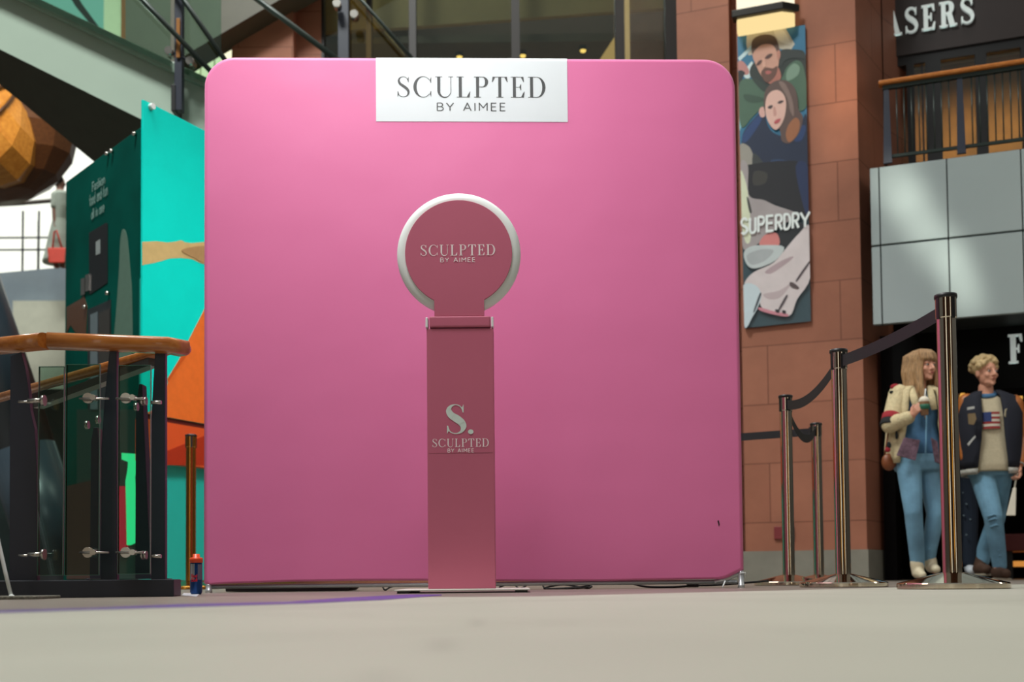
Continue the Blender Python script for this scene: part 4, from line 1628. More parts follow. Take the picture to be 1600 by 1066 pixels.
bp2.inputs['Distance'].default_value = .001
nt.links.new(n1.outputs['Fac'], bp1.inputs['Height'])
nt.links.new(n2.outputs['Fac'], bp2.inputs['Height'])
nt.links.new(bp1.outputs[0], bp2.inputs['Normal'])
nt.links.new(bp2.outputs[0], bs.inputs['Normal'])

bxl = BK.lx(BK.col(318.8, .1))
bxr = BK.lx(BK.col(1161.5, .1))
bzt = BK.hit(740, 92.5).z
bzb = .034


def backdrop_outline(e, ztop=None):
    """rounded outline inset by e"""
    pts = []
    r = .135
    x0, x1, z0, z1 = bxl + e, bxr - e, bzb + e * .5, bzt - e
    r_ = r - e
    cutx, cutz = x1 - .095, z0 + .045
    pts += [(x0 + .01, z0), (x0 + .10, z0 + .004)]
    for i in range(1, 8):
        pts.append((x0 + .10 + (cutx - x0 - .10) * i / 8, z0 + .006 + .006 * math.sin(i * .8)))
    pts += [(cutx, z0 + .004), (cutx + .03, z0 + .012), (x1 - .012, cutz - .008), (x1, cutz)]
    for i in range(13):
        a = i / 12 * PI / 2
        pts.append((x1 - r_ + r_ * math.cos(a), z1 - r_ + r_ * math.sin(a)))
    for i in range(13):
        a = PI / 2 + i / 12 * PI / 2
        pts.append((x0 + r_ + r_ * math.cos(a), z1 - r_ + r_ * math.sin(a)))
    pts.append((x0, z0 + .01))
    return pts


b = MB()
rr = []
R_ = .019
for k in range(9):
    a = -PI / 2 + PI * k / 8
    rr.append([BK.loc(x, z, R_ * math.sin(a)) for x, z in backdrop_outline(R_ * (1 - math.cos(a)))])
b.rings(rr, cap=False)
for ring, sgn in ((rr[0], -1), (rr[-1], 1)):
    b.poly(ring)
bmesh.ops.remove_doubles(b.bm, verts=b.bm.verts, dist=1e-6)
fo = b.build('fabric_cover', mk, bk)
for p in fo.data.polygons:
    p.use_smooth = len(p.vertices) == 4
# bottom tube and feet
b = MB()
b.tube(BK.loc(bxl + .03, .026, 0), BK.loc(bxr - .03, .026, 0), .009, seg=16)
b.build('bottom_tube', mat('matt_aluminium', (190, 194, 196), rough=.35, metal=.8), bk)
Mal = mat('silver_fitting', (205, 208, 210), rough=.3, metal=.7)
for x, zt_ in ((bxl + .021, .034), (bxr - .012, .068)):
    ft = MB()
    ft.lathe([(.0, 0), (.0145, 0), (.0145, .013), (.013, .014), (.013, zt_), (.010, zt_ + .006), (0, zt_ + .007)], BK.loc(x, 0, -.004), 24)
    f_ = ft.build('foot', Mal, bk)
b = MB()
b.path([BK.loc(bxr - .012, .06, 0), BK.loc(bxr - .03, .058, 0), BK.loc(bxr - .08, .036, 0), BK.loc(bxr - .13, .026, 0)], .0095, 14)
b.build('corner_elbow', Mal, bk)
b = MB()
b.path([BK.loc(bxr - .085, .03, -.02), BK.loc(bxr - .095, .012, -.03), BK.loc(bxr - .10, .0025, -.035)], .003, 8)
b.path([BK.loc(bxr - .02, .062, -.018), BK.loc(bxr + .004, .066, -.018), BK.loc(bxr + .006, .045, -.018)], .002, 8)
b.build('zip_pull', M_white, bk)
# small scuff on the fabric
b = MB()
b.prism([BK.hit(x, y, -R_ - .0006) for x, y in ((1121, 814), (1123, 813), (1124.5, 820), (1123, 823))], BK.n * .0006)
b.build('scuff_mark', M_black, bk)
# white label over the top edge
b = MB()
lx0, lx1 = BK.lx(BK.hit(587.5, 140, -R_)), BK.lx(BK.hit(886.5, 140, -R_))
lz = BK.hit(740, 190.5, -R_).z
prof = [(-R_ - .002, lz), (-R_ - .002, bzt - R_)]
for i in range(1, 8):
    a = i / 8 * PI / 2
    prof.append((-(R_ + .002) * math.cos(a), bzt - R_ + (R_ + .002) * math.sin(a)))
prof += [(R_ * .7, bzt - R_ * .35 + .003)]
for i in range(len(prof) - 1):
    (o0, z0), (o1, z1) = prof[i], prof[i + 1]
    b.face([b.bm.verts.new(BK.loc(lx0, z0, o0)), b.bm.verts.new(BK.loc(lx1, z0, o0)), b.bm.verts.new(BK.loc(lx1, z1, o1)), b.bm.verts.new(BK.loc(lx0, z1, o1))], True)
bmesh.ops.remove_doubles(b.bm, verts=b.bm.verts, dist=1e-6)
lb = b.build('white_label', mat('label_white', (218, 226, 229), rough=.5, var=.01), bk)


def plane_text(name, text, x0, x1, yb, yt, mapper, m, par, kind, **kw):
    b = MB()
    a = mapper(x0, yb)
    c = mapper(x1, yb)
    d = mapper(x0, yt)
    U = c - a
    V = Vector((0, 0, d.z - a.z))
    U.z = 0
    n = U.cross(Vector((0, 0, 1))).normalized()
    put_text(b, text, lambda x, y, k: a + U * x + V * y + n * (.0006 + .00008 * k), 1.0, 1.0, kind=kind, **kw)
    return b.build(name, m, par, noflip=True)


M_ink = mat('charcoal_ink', (62, 66, 66), rough=.5, var=.0)
mpB = lambda x, y: BK.hit(x, y, -R_ - .002)
plane_text('lettering', 'SCULPTED', 620.5, 853, 152, 119.5, mpB, M_ink, lb, 'serif', T=.13, t=.028, gap=.14)
plane_text('lettering', 'BY AIMEE', 682.5, 790, 173, 161, mpB, M_ink, lb, 'sans', T=.11, gap=.30)

# ------------------------------------------------------------------ selfie kiosk
DK = 4.05
kz = lambda py, px=716: W(px, py, DK).z
kx = lambda px, py=700: W(px, py, DK).x
kb = GZ(720, DK + .03)
ki = thing('photo_booth_kiosk', kb, 'dusty pink freestanding photo booth kiosk with white ring light, in front of the backdrop', 'photo booth')
M_rose = mat('dusty_rose_vinyl', (188, 99, 122), rough=.42, var=.02, scale=3, spec=.4)
M_ring = mat('white_ring_plastic', (228, 234, 230), rough=.3, var=.01)
b = MB()
cx0, cx1 = W(665.8, 513, DK).x, W(770.2, 513, DK).x
cxb0, cxb1 = W(669, 919, DK).x, W(774.5, 919, DK).x
xm = (cxb0 + cxb1) / 2
zc = kz(513)
b.box((xm, DK + .045, (.0135 + zc) / 2), (cxb1 - cxb0, .09, zc - .0135))
b.build('column', M_rose, ki, bevel=.003)
b = MB()
zj = kz(708)
b.box((xm, DK - .0004, zj), (cxb1 - cxb0 - .012, .0006, .0012))
b.build('column_seam', mat('seam_rose', (150, 76, 94), rough=.5), ki)
b = MB()
p0, p1 = W(616, 921, 3.86), W(828.5, 921, 3.86)
b.box(((p0.x + p1.x) / 2, 4.10, .011), (p1.x - p0.x, .48, .005))
b.build('base_plate', mat('cream_plate', (222, 220, 210), rough=.35, var=.02), ki, bevel=.0015)
for x in (p0.x + .03, p1.x - .03):
    for y in (3.885, 4.31):
        b = MB()
        b.box((x, y, .0043), (.042, .04, .0086))
        b.build('rubber_foot', M_black, ki, bevel=.001)
# hinge
zh0, zh1 = kz(511.5), kz(494.5)
b = MB()
b.box((W(718.5, 500, DK).x, DK + .02, (zh0 + zh1) / 2), (W(766, 500, DK).x - W(670.5, 500, DK).x, .055, zh1 - zh0))
b.build('hinge_bar', M_rose, ki, bevel=.006, segs=3)
for pa, pb in ((664.8, 668.6), (767.4, 771)):
    b = MB()
    xa_, xb_ = W(pa, 500, DK).x, W(pb, 500, DK).x
    b.box(((xa_ + xb_) / 2, DK + .02, (zh0 + kz(496)) / 2), (xb_ - xa_, .05, kz(496) - zh0))
    b.build('hinge_cap', M_white, ki, bevel=.002)
# head panel: disc plus neck
hc = W(716.5, 395.3, DK)
Rh = 84.6 * DK / 1750
zn = kz(494)
nx0, nx1 = W(678.5, 480, DK).x, W(756.5, 480, DK).x
pts = []
aL = math.acos(max(-1, min(1, (nx0 - hc.x) / Rh)))
aR = math.acos(max(-1, min(1, (nx1 - hc.x) / Rh)))
pts.append(Vector((nx0, DK, zn)))
n_ = 96
a_start = -aL + 2 * PI
a_s, a_e = 2 * PI - aL, -aR
for i in range(n_ + 1):
    a = a_s + (a_e - a_s) * i / n_
    pts.append(hc + Vector((math.cos(a) * Rh, 0, math.sin(a) * Rh)))
pts.append(Vector((nx1, DK, zn)))
b = MB()
b.prism(pts, Vector((0, .012, 0)))
b.build('head_panel', M_rose, ki, bevel=.001)
rc = W(717, 398.3, DK + .035)
kk = (DK + .035) / 1750
b = MB()
b.torus(rc, 83.5 * kk, 14.2 * kk, Vector((1, 0, 0)), Vector((0, 0, 1)), Vector((0, 1, 0)), 96, 20, rn=.026)
b.build('ring_light', M_ring, ki)
b = MB()
b.tube(hc + Vector((0, .013, 0)), hc + Vector((0, .05, 0)), Rh * .93, seg=64)
b.build('tablet_housing', M_rose, ki)
b = MB()
b.tube(rc + Vector((0, .02, 0)), rc + Vector((0, .03, 0)), Rh * .8, seg=64)
b.build('rear_plate', M_white, ki)
M_lw = mat('white_vinyl_letters', (238, 226, 226), rough=.5, var=.0)
M_lm = mat('mint_white_letter', (206, 220, 210), rough=.5, var=.0)
mpK = lambda x, y: W(x, y, DK - .0008)
plane_text('lettering', 'SCULPTED', 657, 774, 400, 383, mpK, M_lw, ki, 'serif', T=.13, t=.04, gap=.14)
plane_text('lettering', 'BY AIMEE', 688, 742.5, 409.6, 403.2, mpK, M_lw, ki, 'sans', T=.13, gap=.30)
plane_text('lettering', 'S.', 697.5, 741, 678.5, 632, mpK, M_lm, ki, 'serif', T=.24, t=.03, gap=.06)
plane_text('lettering', 'SCULPTED', 675.5, 764, 699, 686, mpK, M_lw, ki, 'serif', T=.13, t=.045, gap=.14)
plane_text('lettering', 'BY AIMEE', 699.5, 740.5, 707.2, 701.5, mpK, M_lw, ki, 'sans', T=.14, gap=.30)

# cables under the backdrop
M_cab = mat('black_cable', (18, 18, 20), rough=.5)


def cable(px_pts, r, label, D0=5.0):
    b = MB()
    pts = []
    for x, y, D in px_pts:
        p = W(x, y, D)
        p.z = max(p.z, r)
        pts.append(tuple(p))
    b.path([Vector(p) for p in catmull(pts, False, 6)], r, 8)
    return tag(b.build('power_cable', M_cab), label, 'cable')


cable([(848, 912, 4.98), (855, 920, 4.94), (900, 918, 4.92), (922, 915, 4.95), (918, 921, 4.93), (880, 914, 4.96), (850, 920, 4.93), (900, 921, 4.9), (925, 917, 4.95)], .004, 'black power cable looped under the backdrop just right of the kiosk')
cable([(985, 911, 4.98), (1010, 917, 4.95), (1050, 920, 4.94), (1075, 916, 4.95), (1090, 915, 5.0), (1125, 914, 5.05), (1200, 908, 5.2)], .005, 'black power cable running along the floor towards the belt posts')
cable([(598, 917, 4.98), (602, 926, 4.95), (612, 917, 4.98), (640, 912, 5.0)], .004, 'short black cable hanging by the left side of the kiosk base')
cable([(780, 918, 4.98), (800, 911, 5.0), (812, 920, 4.95), (826, 912, 5.0)], .004, 'short black cable behind the right end of the kiosk base')
b = MB()
b.box((W(1082, 915, 4.95).x, 4.95, .012), (.05, .03, .018))
tag(b.build('cable_connector', M_black, bevel=.003), 'small black plug connector on the cable under the right of the backdrop', 'plug')
b = MB()
pts = [(352, .002), (545, .002), (557, .034), (352, .034)]
b.prism([GZ(x, 5.02, z) for x, z in pts], Vector((0, .25, 0)))
tag(b.build('flat_case', M_black, bevel=.004), 'flat black case lying under the left half of the pink backdrop', 'case')

# energy drink can
DC = 4.22
cb = GZ(306.5, DC)
k_ = DC / 1750
ca = thing('drink_can', cb, 'blue and silver drink can with orange lid beside the left foot of the backdrop', 'drink can')
rc_ = 9.3 * k_
zc1 = W(306, 878, DC).z
b = MB()
b.lathe([(0, .002), (rc_ * .8, 0), (rc_ * .86, .003), (rc_, .009), (rc_, zc1 - .006), (rc_ * .9, zc1), (0, zc1)], cb, 40)
b.build('can_body', mat('can_blue', (22, 62, 116), rough=.28, metal=.6, var=.08), ca)


def wrap(b, pts, rr_):
    """pts: (angle deg from camera side, z) -> on can"""
    b.poly([cb + Vector((rr_ * math.sin(math.radians(a)), -rr_ * math.cos(math.radians(a)), z)) for a, z in pts])


b = MB()
for i in range(12):
    a0 = -70 + i * 10
    if i % 12 < 5:
        wrap(b, [(a0 + 20, .055), (a0 + 30, .055), (a0 + 30, zc1 - .008), (a0 + 20, zc1 - .008)], rc_ + .0003)
b.build('silver_print', mat('can_silver', (200, 204, 208), rough=.3, metal=.8), ca)
b = MB()
for i in range(4):
    a0 = 30 + i * 12
    wrap(b, [(a0, .055), (a0 + 12, .055), (a0 + 12, zc1 - .01), (a0, zc1 - .01)], rc_ + .0004)
b.build('grey_print', mat('can_grey', (120, 120, 136), rough=.3, metal=.6), ca)
for s, zb_, ht in (('Red', .064, .012), ('Bull', .049, .012)):
    b = MB()
    put_text(b, s, lambda x, y, k: cb + Vector(((rc_ + .0008 + .00004 * k) * math.sin(math.radians(x - 32)), -(rc_ + .0008 + .00004 * k) * math.cos(math.radians(x - 32)), zb_ + y)), 56, ht, kind='sans', T=.2, gap=.12)
    b.build('lettering', mat('can_red', (196, 28, 44), rough=.4), ca, noflip=True)
b = MB()
zl2 = W(306, 866, DC).z
b.lathe([(0, zc1 - .004), (rc_ * 1.08, zc1 - .004), (rc_ * 1.08, zc1 + .012), (rc_ * .98, zc1 + .015), (rc_ * .6, zc1 + .016), (rc_ * .55, zl2), (0, zl2)], cb, 36)
b.build('lid', mat('orange_lid', (232, 78, 28), rough=.4), ca)
# clear leaflet holder on the floor beside the can
b = MB()
b.prism([G(284, 931), G(307, 933), G(312, 928.5), G(287, 927.5)], Vector((0, 0, .0015)))
tag(b.build('paper_leaflet', mat('pale_paper', (205, 206, 214), rough=.4)), 'small pale leaflet lying on the paving beside the drink can', 'leaflet')

# ------------------------------------------------------------------ barrier posts with belts
def make_post(label):
    r = thing('barrier_post', (0, 0, 0), label, 'barrier post', 'chrome belt barrier posts')
    b = MB()
    b.lathe([(0, 0), (.176, 0), (.180, .003), (.180, .017), (.176, .021), (.05, .052), (.034, .056), (0, .056)], (0, 0, 0), 64)
    o = b.build('base', M_chrome, r)
    md = o.modifiers.new('edge', 'EDGE_SPLIT')
    md.split_angle = math.radians(25)
    b = MB()
    b.lathe([(0, .05), (.0315, .05), (.0315, .915), (.0345, .918), (.0345, .985), (0, .985)], (0, 0, 0), 48)
    b.build('pole', M_chrome, r).modifiers.new('edge', 'EDGE_SPLIT').split_angle = math.radians(40)
    b = MB()
    b.lathe([(0, .984), (.0365, .984), (.0375, .990), (.0365, .998), (.030, 1.0), (0, 1.0)], (0, 0, 0), 40)
    b.build('cap', M_black, r)
    for a in (20, 110, 200, 290):
        b = MB()
        c, s = math.cos(math.radians(a)), math.sin(math.radians(a))
        ux, uy = Vector((c, s, 0)), Vector((-s, c, 0))
        b.box(ux * .033 + Vector((0, 0, .95)), (.006, .013, .075), ux, uy)
        b.build('belt_slot', M_black, r)
    return r


posts = [(1489, 3.77, 'tallest-looking chrome post nearest the camera, overlapping the two walking people'),
         (1318, 4.68, 'second nearest chrome belt post, in front of the pillar corner'),
         (1233, 5.86, 'chrome belt post third from the right, nearer of the two by the backdrop'),
         (1280, 6.94, 'farthest chrome belt post, partly behind the post in front of the pillar corner'),
         (298, 7.2, 'chrome belt post, orange reflection painted in, between the glass balustrade and the pink backdrop')]
proto = make_post(posts[0][2])
PO = []
for i, (px, D, lab) in enumerate(posts):
    o = proto if i == 0 else copy_tree(proto)
    o.location = GZ(px, D)
    o['label'] = lab
    PO.append(o)
for o in [c for c in PO[4].children if c.name.startswith(('pole', 'base'))]:
    o.data = o.data.copy()
    o.data.materials[0] = mat('orange_tinted_chrome', (196, 140, 66), rough=.18, metal=1.0, var=.05)  # orange reflection on this chrome post put into its metal colour


def belt(a, c, za, zc_, sag, par, ext=0):
    """webbing from place a to place c"""
    d = (c - a)
    d.z = 0
    d.normalize()
    a = a + d * .036
    c = c - d * .036
    s = d.cross(Vector((0, 0, 1))) * .0008
    rr = []
    for i in range(17):
        t = i / 16
        p = a.lerp(c, t)
        z = za + (zc_ - za) * t - sag * 4 * t * (1 - t)
        p.z = z
        rr.append([p + s + Vector((0, 0, .024)), p - s + Vector((0, 0, .024)), p - s - Vector((0, 0, .024)), p + s - Vector((0, 0, .024))])
    b = MB()
    b.rings(rr, True, True, False)
    b.build('belt', M_belt, par)
    for q, z in ((a, za), (c, zc_)):
        b = MB()
        b.box(Vector((q.x, q.y, z)), (.012, .014, .062), d, Vector((-d.y, d.x, 0)))
        b.build('belt_clip', M_black, par)


L_ = [Vector(o.location) for o in PO]
belt(L_[0], L_[1], .945, .945, .012, PO[0])
belt(L_[1], L_[2], .945, .945, .055, PO[1])
belt(L_[2], L_[3], .945, .945, .10, PO[2])
belt(L_[3], GZ(1085, 7.2), .945, .93, .0, PO[3])
b = MB()

# ------------------------------------------------------------------ people
def capsules(b, lst):
    for p0, p1, r0, r1 in lst:
        b.capsule(p0, p1, r0, r1, 12)


def shell(b, rings_, right, fwd, n=28, gap=None):
    """torso-like loft. rings_: (centre, half width, half depth[, gap half-angle deg]); gap leaves the front open"""
    rr = []
    for q in rings_:
        c, a, d = q[0], q[1], q[2]
        g = math.radians(q[3]) if gap else 0
        ring = []
        for j in range(n if not gap else n + 1):
            if gap:
                t = g + (2 * PI - 2 * g) * j / n
            else:
                t = 2 * PI * j / n
            # t = 0 is the front; flattened superellipse
            cx, cy = math.sin(t), math.cos(t)
            ex = math.copysign(abs(cx) ** .85, cx)
            ey = math.copysign(abs(cy) ** .85, cy)
            ring.append(c + right * a * ex + fwd * d * ey)
        rr.append(ring)
    if gap:
        b.rings(rr, False, False)
    else:
        b.rings(rr)


def hand(b, wrist, along, palm_n, thumb_side, s=1.0, curl=.5):
    """palm and five fingers; along = wrist to knuckles, palm_n = where the palm faces"""
    along = along.normalized()
    palm_n = (palm_n - along * palm_n.dot(along)).normalized()
    side = along.cross(palm_n).normalized() * thumb_side
    b.capsule(wrist - along * .02, wrist + along * .02, .024 * s, .025 * s, 10)
    for k in (-1, 0, 1):
        b.capsule(wrist + side * .012 * k, wrist + along * .078 * s + side * .021 * k * s, .016 * s, .0135 * s, 10)
    for k, L in ((1.5, .072), (.5, .080), (-.5, .075), (-1.5, .058)):
        p = wrist + along * .082 * s + side * .0195 * k * s
        d = along.copy()
        for seg_, fr in enumerate((.44, .32, .24)):
            ang = curl * (.5 + seg_ * .45)
            d = (along * math.cos(ang + curl * .4 * seg_) + palm_n * math.sin(ang + curl * .4 * seg_)).normalized()
            q = p + d * L * s * fr
            b.capsule(p, q, (.0088 - .0008 * seg_) * s, (.0082 - .0008 * seg_) * s, 8)
            p = q
    p = wrist + along * .022 * s + side * .02 * s
    d1 = (side * .75 + along * .6 + palm_n * .35).normalized()
    q = p + d1 * .042 * s
    b.capsule(p, q, .0125 * s, .0105 * s, 8)
    d2 = (side * .25 + along * .75 + palm_n * .65).normalized()
    b.capsule(q, q + d2 * .032 * s, .0102 * s, .0088 * s, 8)


def head_mesh(b, c, f, up, s=1.0, male=True):
    r = f.cross(up).normalized()
    M = Matrix((r, f, up)).transposed()
    at = lambda x, y, z: c + (r * x + f * y + up * z) * s
    b.ell(at(0, -.012, .025), (.073 * s, .092 * s, .088 * s), M, 20, 14)
    b.ell(at(0, .012, -.030), (.060 * s, .075 * s, .078 * s), M, 18, 12)
    w = .046 if male else .040
    b.ell(at(0, .038, -.078), (w * s, .042 * s, .030 * s), M, 16, 10)         # jaw
    b.ell(at(0, .068, -.094), (.020 * s, .018 * s, .016 * s), M, 12, 8)       # chin
    b.capsule(at(0, .086, .012), at(0, .106, -.026), .008 * s, .0125 * s, 10)  # nose
    for sx in (-1, 1):
        b.ell(at(.012 * sx, .095, -.030), (.008 * s, .009 * s, .007 * s), M, 10, 8)
        b.ell(at(.036 * sx, .060, -.026), (.021 * s, .020 * s, .022 * s), M, 12, 8)  # cheek
        b.ell(at(.030 * sx, .074, .020), (.024 * s, .012 * s, .008 * s), M, 12, 8)   # brow
        b.ell(at(.074 * sx, -.012, -.008), (.008 * s, .018 * s, .030 * s), M, 10, 10)  # ear
    b.ell(at(0, .083, -.056), (.021 * s, .012 * s, .010 * s), M, 12, 8)        # mouth mound


def face_parts(par, c, f, up, s, lip, brow, skinm):
    r = f.cross(up).normalized()
    M = Matrix((r, f, up)).transposed()
    at = lambda x, y, z: c + (r * x + f * y + up * z) * s
    for sx in (-1, 1):
        b = MB()
        b.ell(at(.030 * sx, .078, .004), (.0135 * s, .008 * s, .0070 * s), M, 12, 8)
        e = b.build('eye', mat('eye_white', (190, 184, 178), rough=.3), par)
        b = MB()
        b.ell(at(.031 * sx, .0835, .004), (.0065 * s, .004 * s, .0066 * s), M, 10, 8)
        b.build('iris', mat('iris_dark', (46, 40, 38), rough=.3), e)
        b = MB()
        b.path([at(.014 * sx, .0865, .026), at(.030 * sx, .0855, .031), at(.047 * sx, .0735, .025)], .0026 * s, 6)
        b.build('eyebrow', brow, par)
    b = MB()
    b.ell(at(0, .0925, -.0535), (.0165 * s, .006 * s, .0036 * s), M, 14, 8)
    b.ell(at(0, .0920, -.0600), (.014 * s, .006 * s, .0042 * s), M, 14, 8)
    b.build('lips', lip, par)


M_skin = mat('skin', (206, 148, 122), rough=.5, var=.04, scale=10)
M_lip = mat('lip_skin', (170, 84, 80), rough=.4)
M_denim = mat('light_denim', (108, 152, 178), rough=.8, var=.26, scale=5, bump=.3, bscale=40)
M_denim_d = mat('mid_denim', (62, 104, 140), rough=.8, var=.12, scale=9, bump=.3, bscale=40)
M_fleece = mat('cream_fleece', (206, 190, 150), rough=.95, var=.1, scale=40, bump=.9, bscale=90)
M_blonde = mat('ash_blonde_hair', (160, 124, 84), rough=.5, var=.5, scale=14, stretch=(9, 9, .8), bump=.6, bscale=30)
M_sandy = mat('sandy_curly_hair', (190, 164, 118), rough=.6, var=.3, scale=40, bump=.9, bscale=70)
M_tan = mat('tan_leather', (176, 104, 50), rough=.4, var=.12, scale=12, bump=.3, bscale=25)
M_navyw = mat('navy_wool', (22, 25, 38), rough=.9, var=.1)
M_knit = mat('oatmeal_knit', (190, 178, 150), rough=.9, var=.06, scale=60, bump=.5, bscale=160)
M_red = mat('red_wool', (150, 34, 44), rough=.9, var=.1)
M_blk = mat('black_wool', (26, 28, 30), rough=.9, var=.1)
M_cream = mat('cream_leather', (214, 202, 172), rough=.5, var=.04)
UP = Vector((0, 0, 1))


def pj(D):
    return lambda x, y, dd=0.0: W(x, y, D + dd)


# --- the woman
DWm = 8.25
J = pj(DWm)
wo_ = thing('person', GZ(1438, DWm), 'person with long blonde hair in a cream patterned fleece and light jeans, holding a drink', 'person')
fd = Vector((-.05, -.99, 0)).normalized()          # she faces right of the camera
rt = fd.cross(UP).normalized()
hd = J(1443, 573)
fh = Vector((.36, -.93, -.04)).normalized()
sR, sL = J(1404, 616, .02), J(1464, 616, .10)
eR, eL = J(1391, 664, -.06), J(1476, 668, .05)
wR, wL = J(1424, 651, -.20), J(1478, 712, -.05)
hipR, hipL = J(1419, 712, .0), J(1449, 712, .06)
kR, kL = J(1427, 800, -.07), J(1462, 803, .02)
aR_, aL_ = J(1433, 882, .02), J(1451, 874, .10)
cup_c = J(1444, 636, -.26)
b = MB()
head_mesh(b, hd, fh, UP, .98, False)
b.capsule(J(1437, 596, .03), J(1435, 618, .04), .046, .055)
shell(b, [(J(1434, 612, .05), .09, .06), (J(1434, 622, .05), .165, .085), (J(1434, 640, .04), .165, .105), (J(1433, 665, .04), .135, .09), (J(1433, 690, .04), .14, .095), (J(1434, 712, .03), .165, .11), (J(1434, 728, .03), .15, .10)], rt, fd)
capsules(b, [(sR, eR, .042, .034), (eR, wR, .033, .021), (sL, eL, .042, .034), (eL, wL, .033, .021),
             (hipR, kR, .078, .05), (kR, aR_, .05, .032), (hipL, kL, .078, .05), (kL, aL_, .05, .032),
             (aR_, J(1434, 893, .0), .032, .034), (J(1433, 896, .02), J(1440, 901, -.10), .034, .026),
             (aL_, J(1455, 884, .08), .032, .034), (J(1455, 886, .10), J(1462, 892, -.02), .034, .026)])
hand(b, wR, (cup_c + Vector((-.045, -.01, .0)) - wR), Vector((.7, .6, 0)), 1, .9, .95)
hand(b, wL, Vector((.1, -.2, -1)), Vector((-1, 0, 0)), 1, .9, .5)
b.build('body', M_skin, wo_, remesh=.006, smooth_it=3)
face_parts(wo_, hd, fh, UP, .98, M_lip, mat('brow_blonde', (120, 90, 66), rough=.6), M_skin)
# jeans
b = MB()
shell(b, [(J(1434, 692, .04), .145, .10), (J(1434, 706, .03), .168, .118), (J(1434, 722, .03), .182, .125), (J(1434, 736, .03), .165, .11)], rt, fd)
capsules(b, [(hipR + Vector((0, 0, -.04)), kR, .096, .066), (kR, J(1433, 868, .01), .066, .056), (J(1433, 868, .01), J(1434, 884, .02), .056, .050),
             (hipL + Vector((0, 0, -.04)), kL, .096, .066), (kL, J(1452, 858, .08), .066, .056), (J(1452, 858, .08), J(1451, 873, .10), .056, .050)])
b.build('jeans', M_denim, wo_, remesh=.010, smooth_it=2)
for (x, y, dd, wd_) in ((1427, 798, -.12, .055), (1462, 802, -.03, .05), (1432, 866, -.04, .045), (1452, 860, .03, .045), (1431, 858, -.05, .04)):
    b = MB()
    b.path([J(x - wd_ * 150, y + 2, dd + .03), J(x, y - 2, dd), J(x + wd_ * 150, y + 3, dd + .03)], .008, 6)
    b.build('denim_crease', M_denim, wo_)
# denim shirt
b = MB()
shell(b, [(J(1434, 612, .05), .075, .065), (J(1434, 620, .05), .15, .10), (J(1434, 640, .04), .165, .122), (J(1434, 668, .03), .145, .108), (J(1434, 690, .03), .158, .118), (J(1434, 708, .03), .175, .128), (J(1434, 712, .03), .170, .124)], rt, fd)
b.build('denim_shirt', M_denim_d, wo_, remesh=.010, smooth_it=2)
b = MB()
b.prism([J(1447, 618, -.09), J(1449, 618, -.09), J(1447, 708, -.115), J(1445, 708, -.115)], Vector((0, -.004, 0)))
b.build('button_placket', M_denim, wo_)
# fleece jacket: open front shell, sleeves, collar
b = MB()
shell(b, [(J(1434, 611, .06), .11, .09, 26), (J(1434, 617, .06), .185, .12, 26), (J(1434, 640, .05), .198, .148, 28), (J(1433, 668, .05), .19, .145, 32), (J(1433, 695, .05), .200, .152, 38), (J(1433, 714, .05), .205, .158, 44), (J(1433, 724, .06), .20, .155, 46)], rt, fd, 30, True)
o = b.build('fleece_jacket', M_fleece, wo_)
md = o.modifiers.new('thick', 'SOLIDIFY')
md.thickness = .03
md.offset = 1
for nm, p, q, w_ in (('sleeve', sR, eR, wR), ('sleeve', sL, eL, wL)):
    b = MB()
    capsules(b, [(p, q, .074, .066), (q, q.lerp(w_, .86), .064, .048)])
    b.build(nm, M_fleece, wo_, remesh=.009, smooth_it=2)
b = MB()
b.path([J(1424, 605, -.02), J(1428, 622, -.10), J(1432, 640, -.13)], [.022, .028, .022], 10, .6)
b.build('collar', M_fleece, wo_)
b = MB()
b.path([J(1452, 604, -.03), J(1456, 622, -.09), J(1460, 640, -.10)], [.022, .028, .022], 10, .6)
b.build('collar', M_fleece, wo_)


def band(par, p, q, t0, t1, r0, m, name):
    b = MB()
    b.tube(p.lerp(q, t0), p.lerp(q, t1), r0, r0, 20)
    return b.build(name, m, par, bevel=.004)


band(wo_, sR, eR, .70, .90, .0735, M_red, 'red_stripe')
band(wo_, sR, eR, .90, 1.08, .073, M_blk, 'black_stripe')
for (x, y, dd, rx, rz, m, nm) in ((1399, 605, -.01, .045, .028, M_red, 'red_motif'), (1393, 613, -.03, .02, .014, M_blk, 'black_motif'), (1389, 696, -.07, .02, .03, M_blk, 'black_motif'), (1404, 620, -.05, .012, .03, M_blk, 'black_motif'),
                              (1387, 703, -.07, .026, .022, M_red, 'red_motif'), (1401, 680, -.09, .014, .035, M_blk, 'black_motif'), (1456, 628, -.10, .02, .03, M_red, 'red_motif'), (1396, 662, -.12, .03, .03, M_blk, 'black_motif')):
    b = MB()
    b.ell(J(x, y, dd + .008), (rx * .85, .012, rz * .9), None, 12, 8)
    b.build(nm, m, wo_)
# plaid shirt tails
M_plaid = mat('plaid_cloth', (108, 84, 98), rough=.9, var=.45, scale=30)
for pts in ([(1412, 684), (1437, 688), (1430, 720), (1400, 712)], [(1454, 684), (1464, 690), (1469, 726), (1460, 722)]):
    b = MB()
    b.prism([J(x, y, -.14) for x, y in pts], Vector((0, -.012, 0)))
    b.build('plaid_shirt_tail', M_plaid, wo_, bevel=.004)
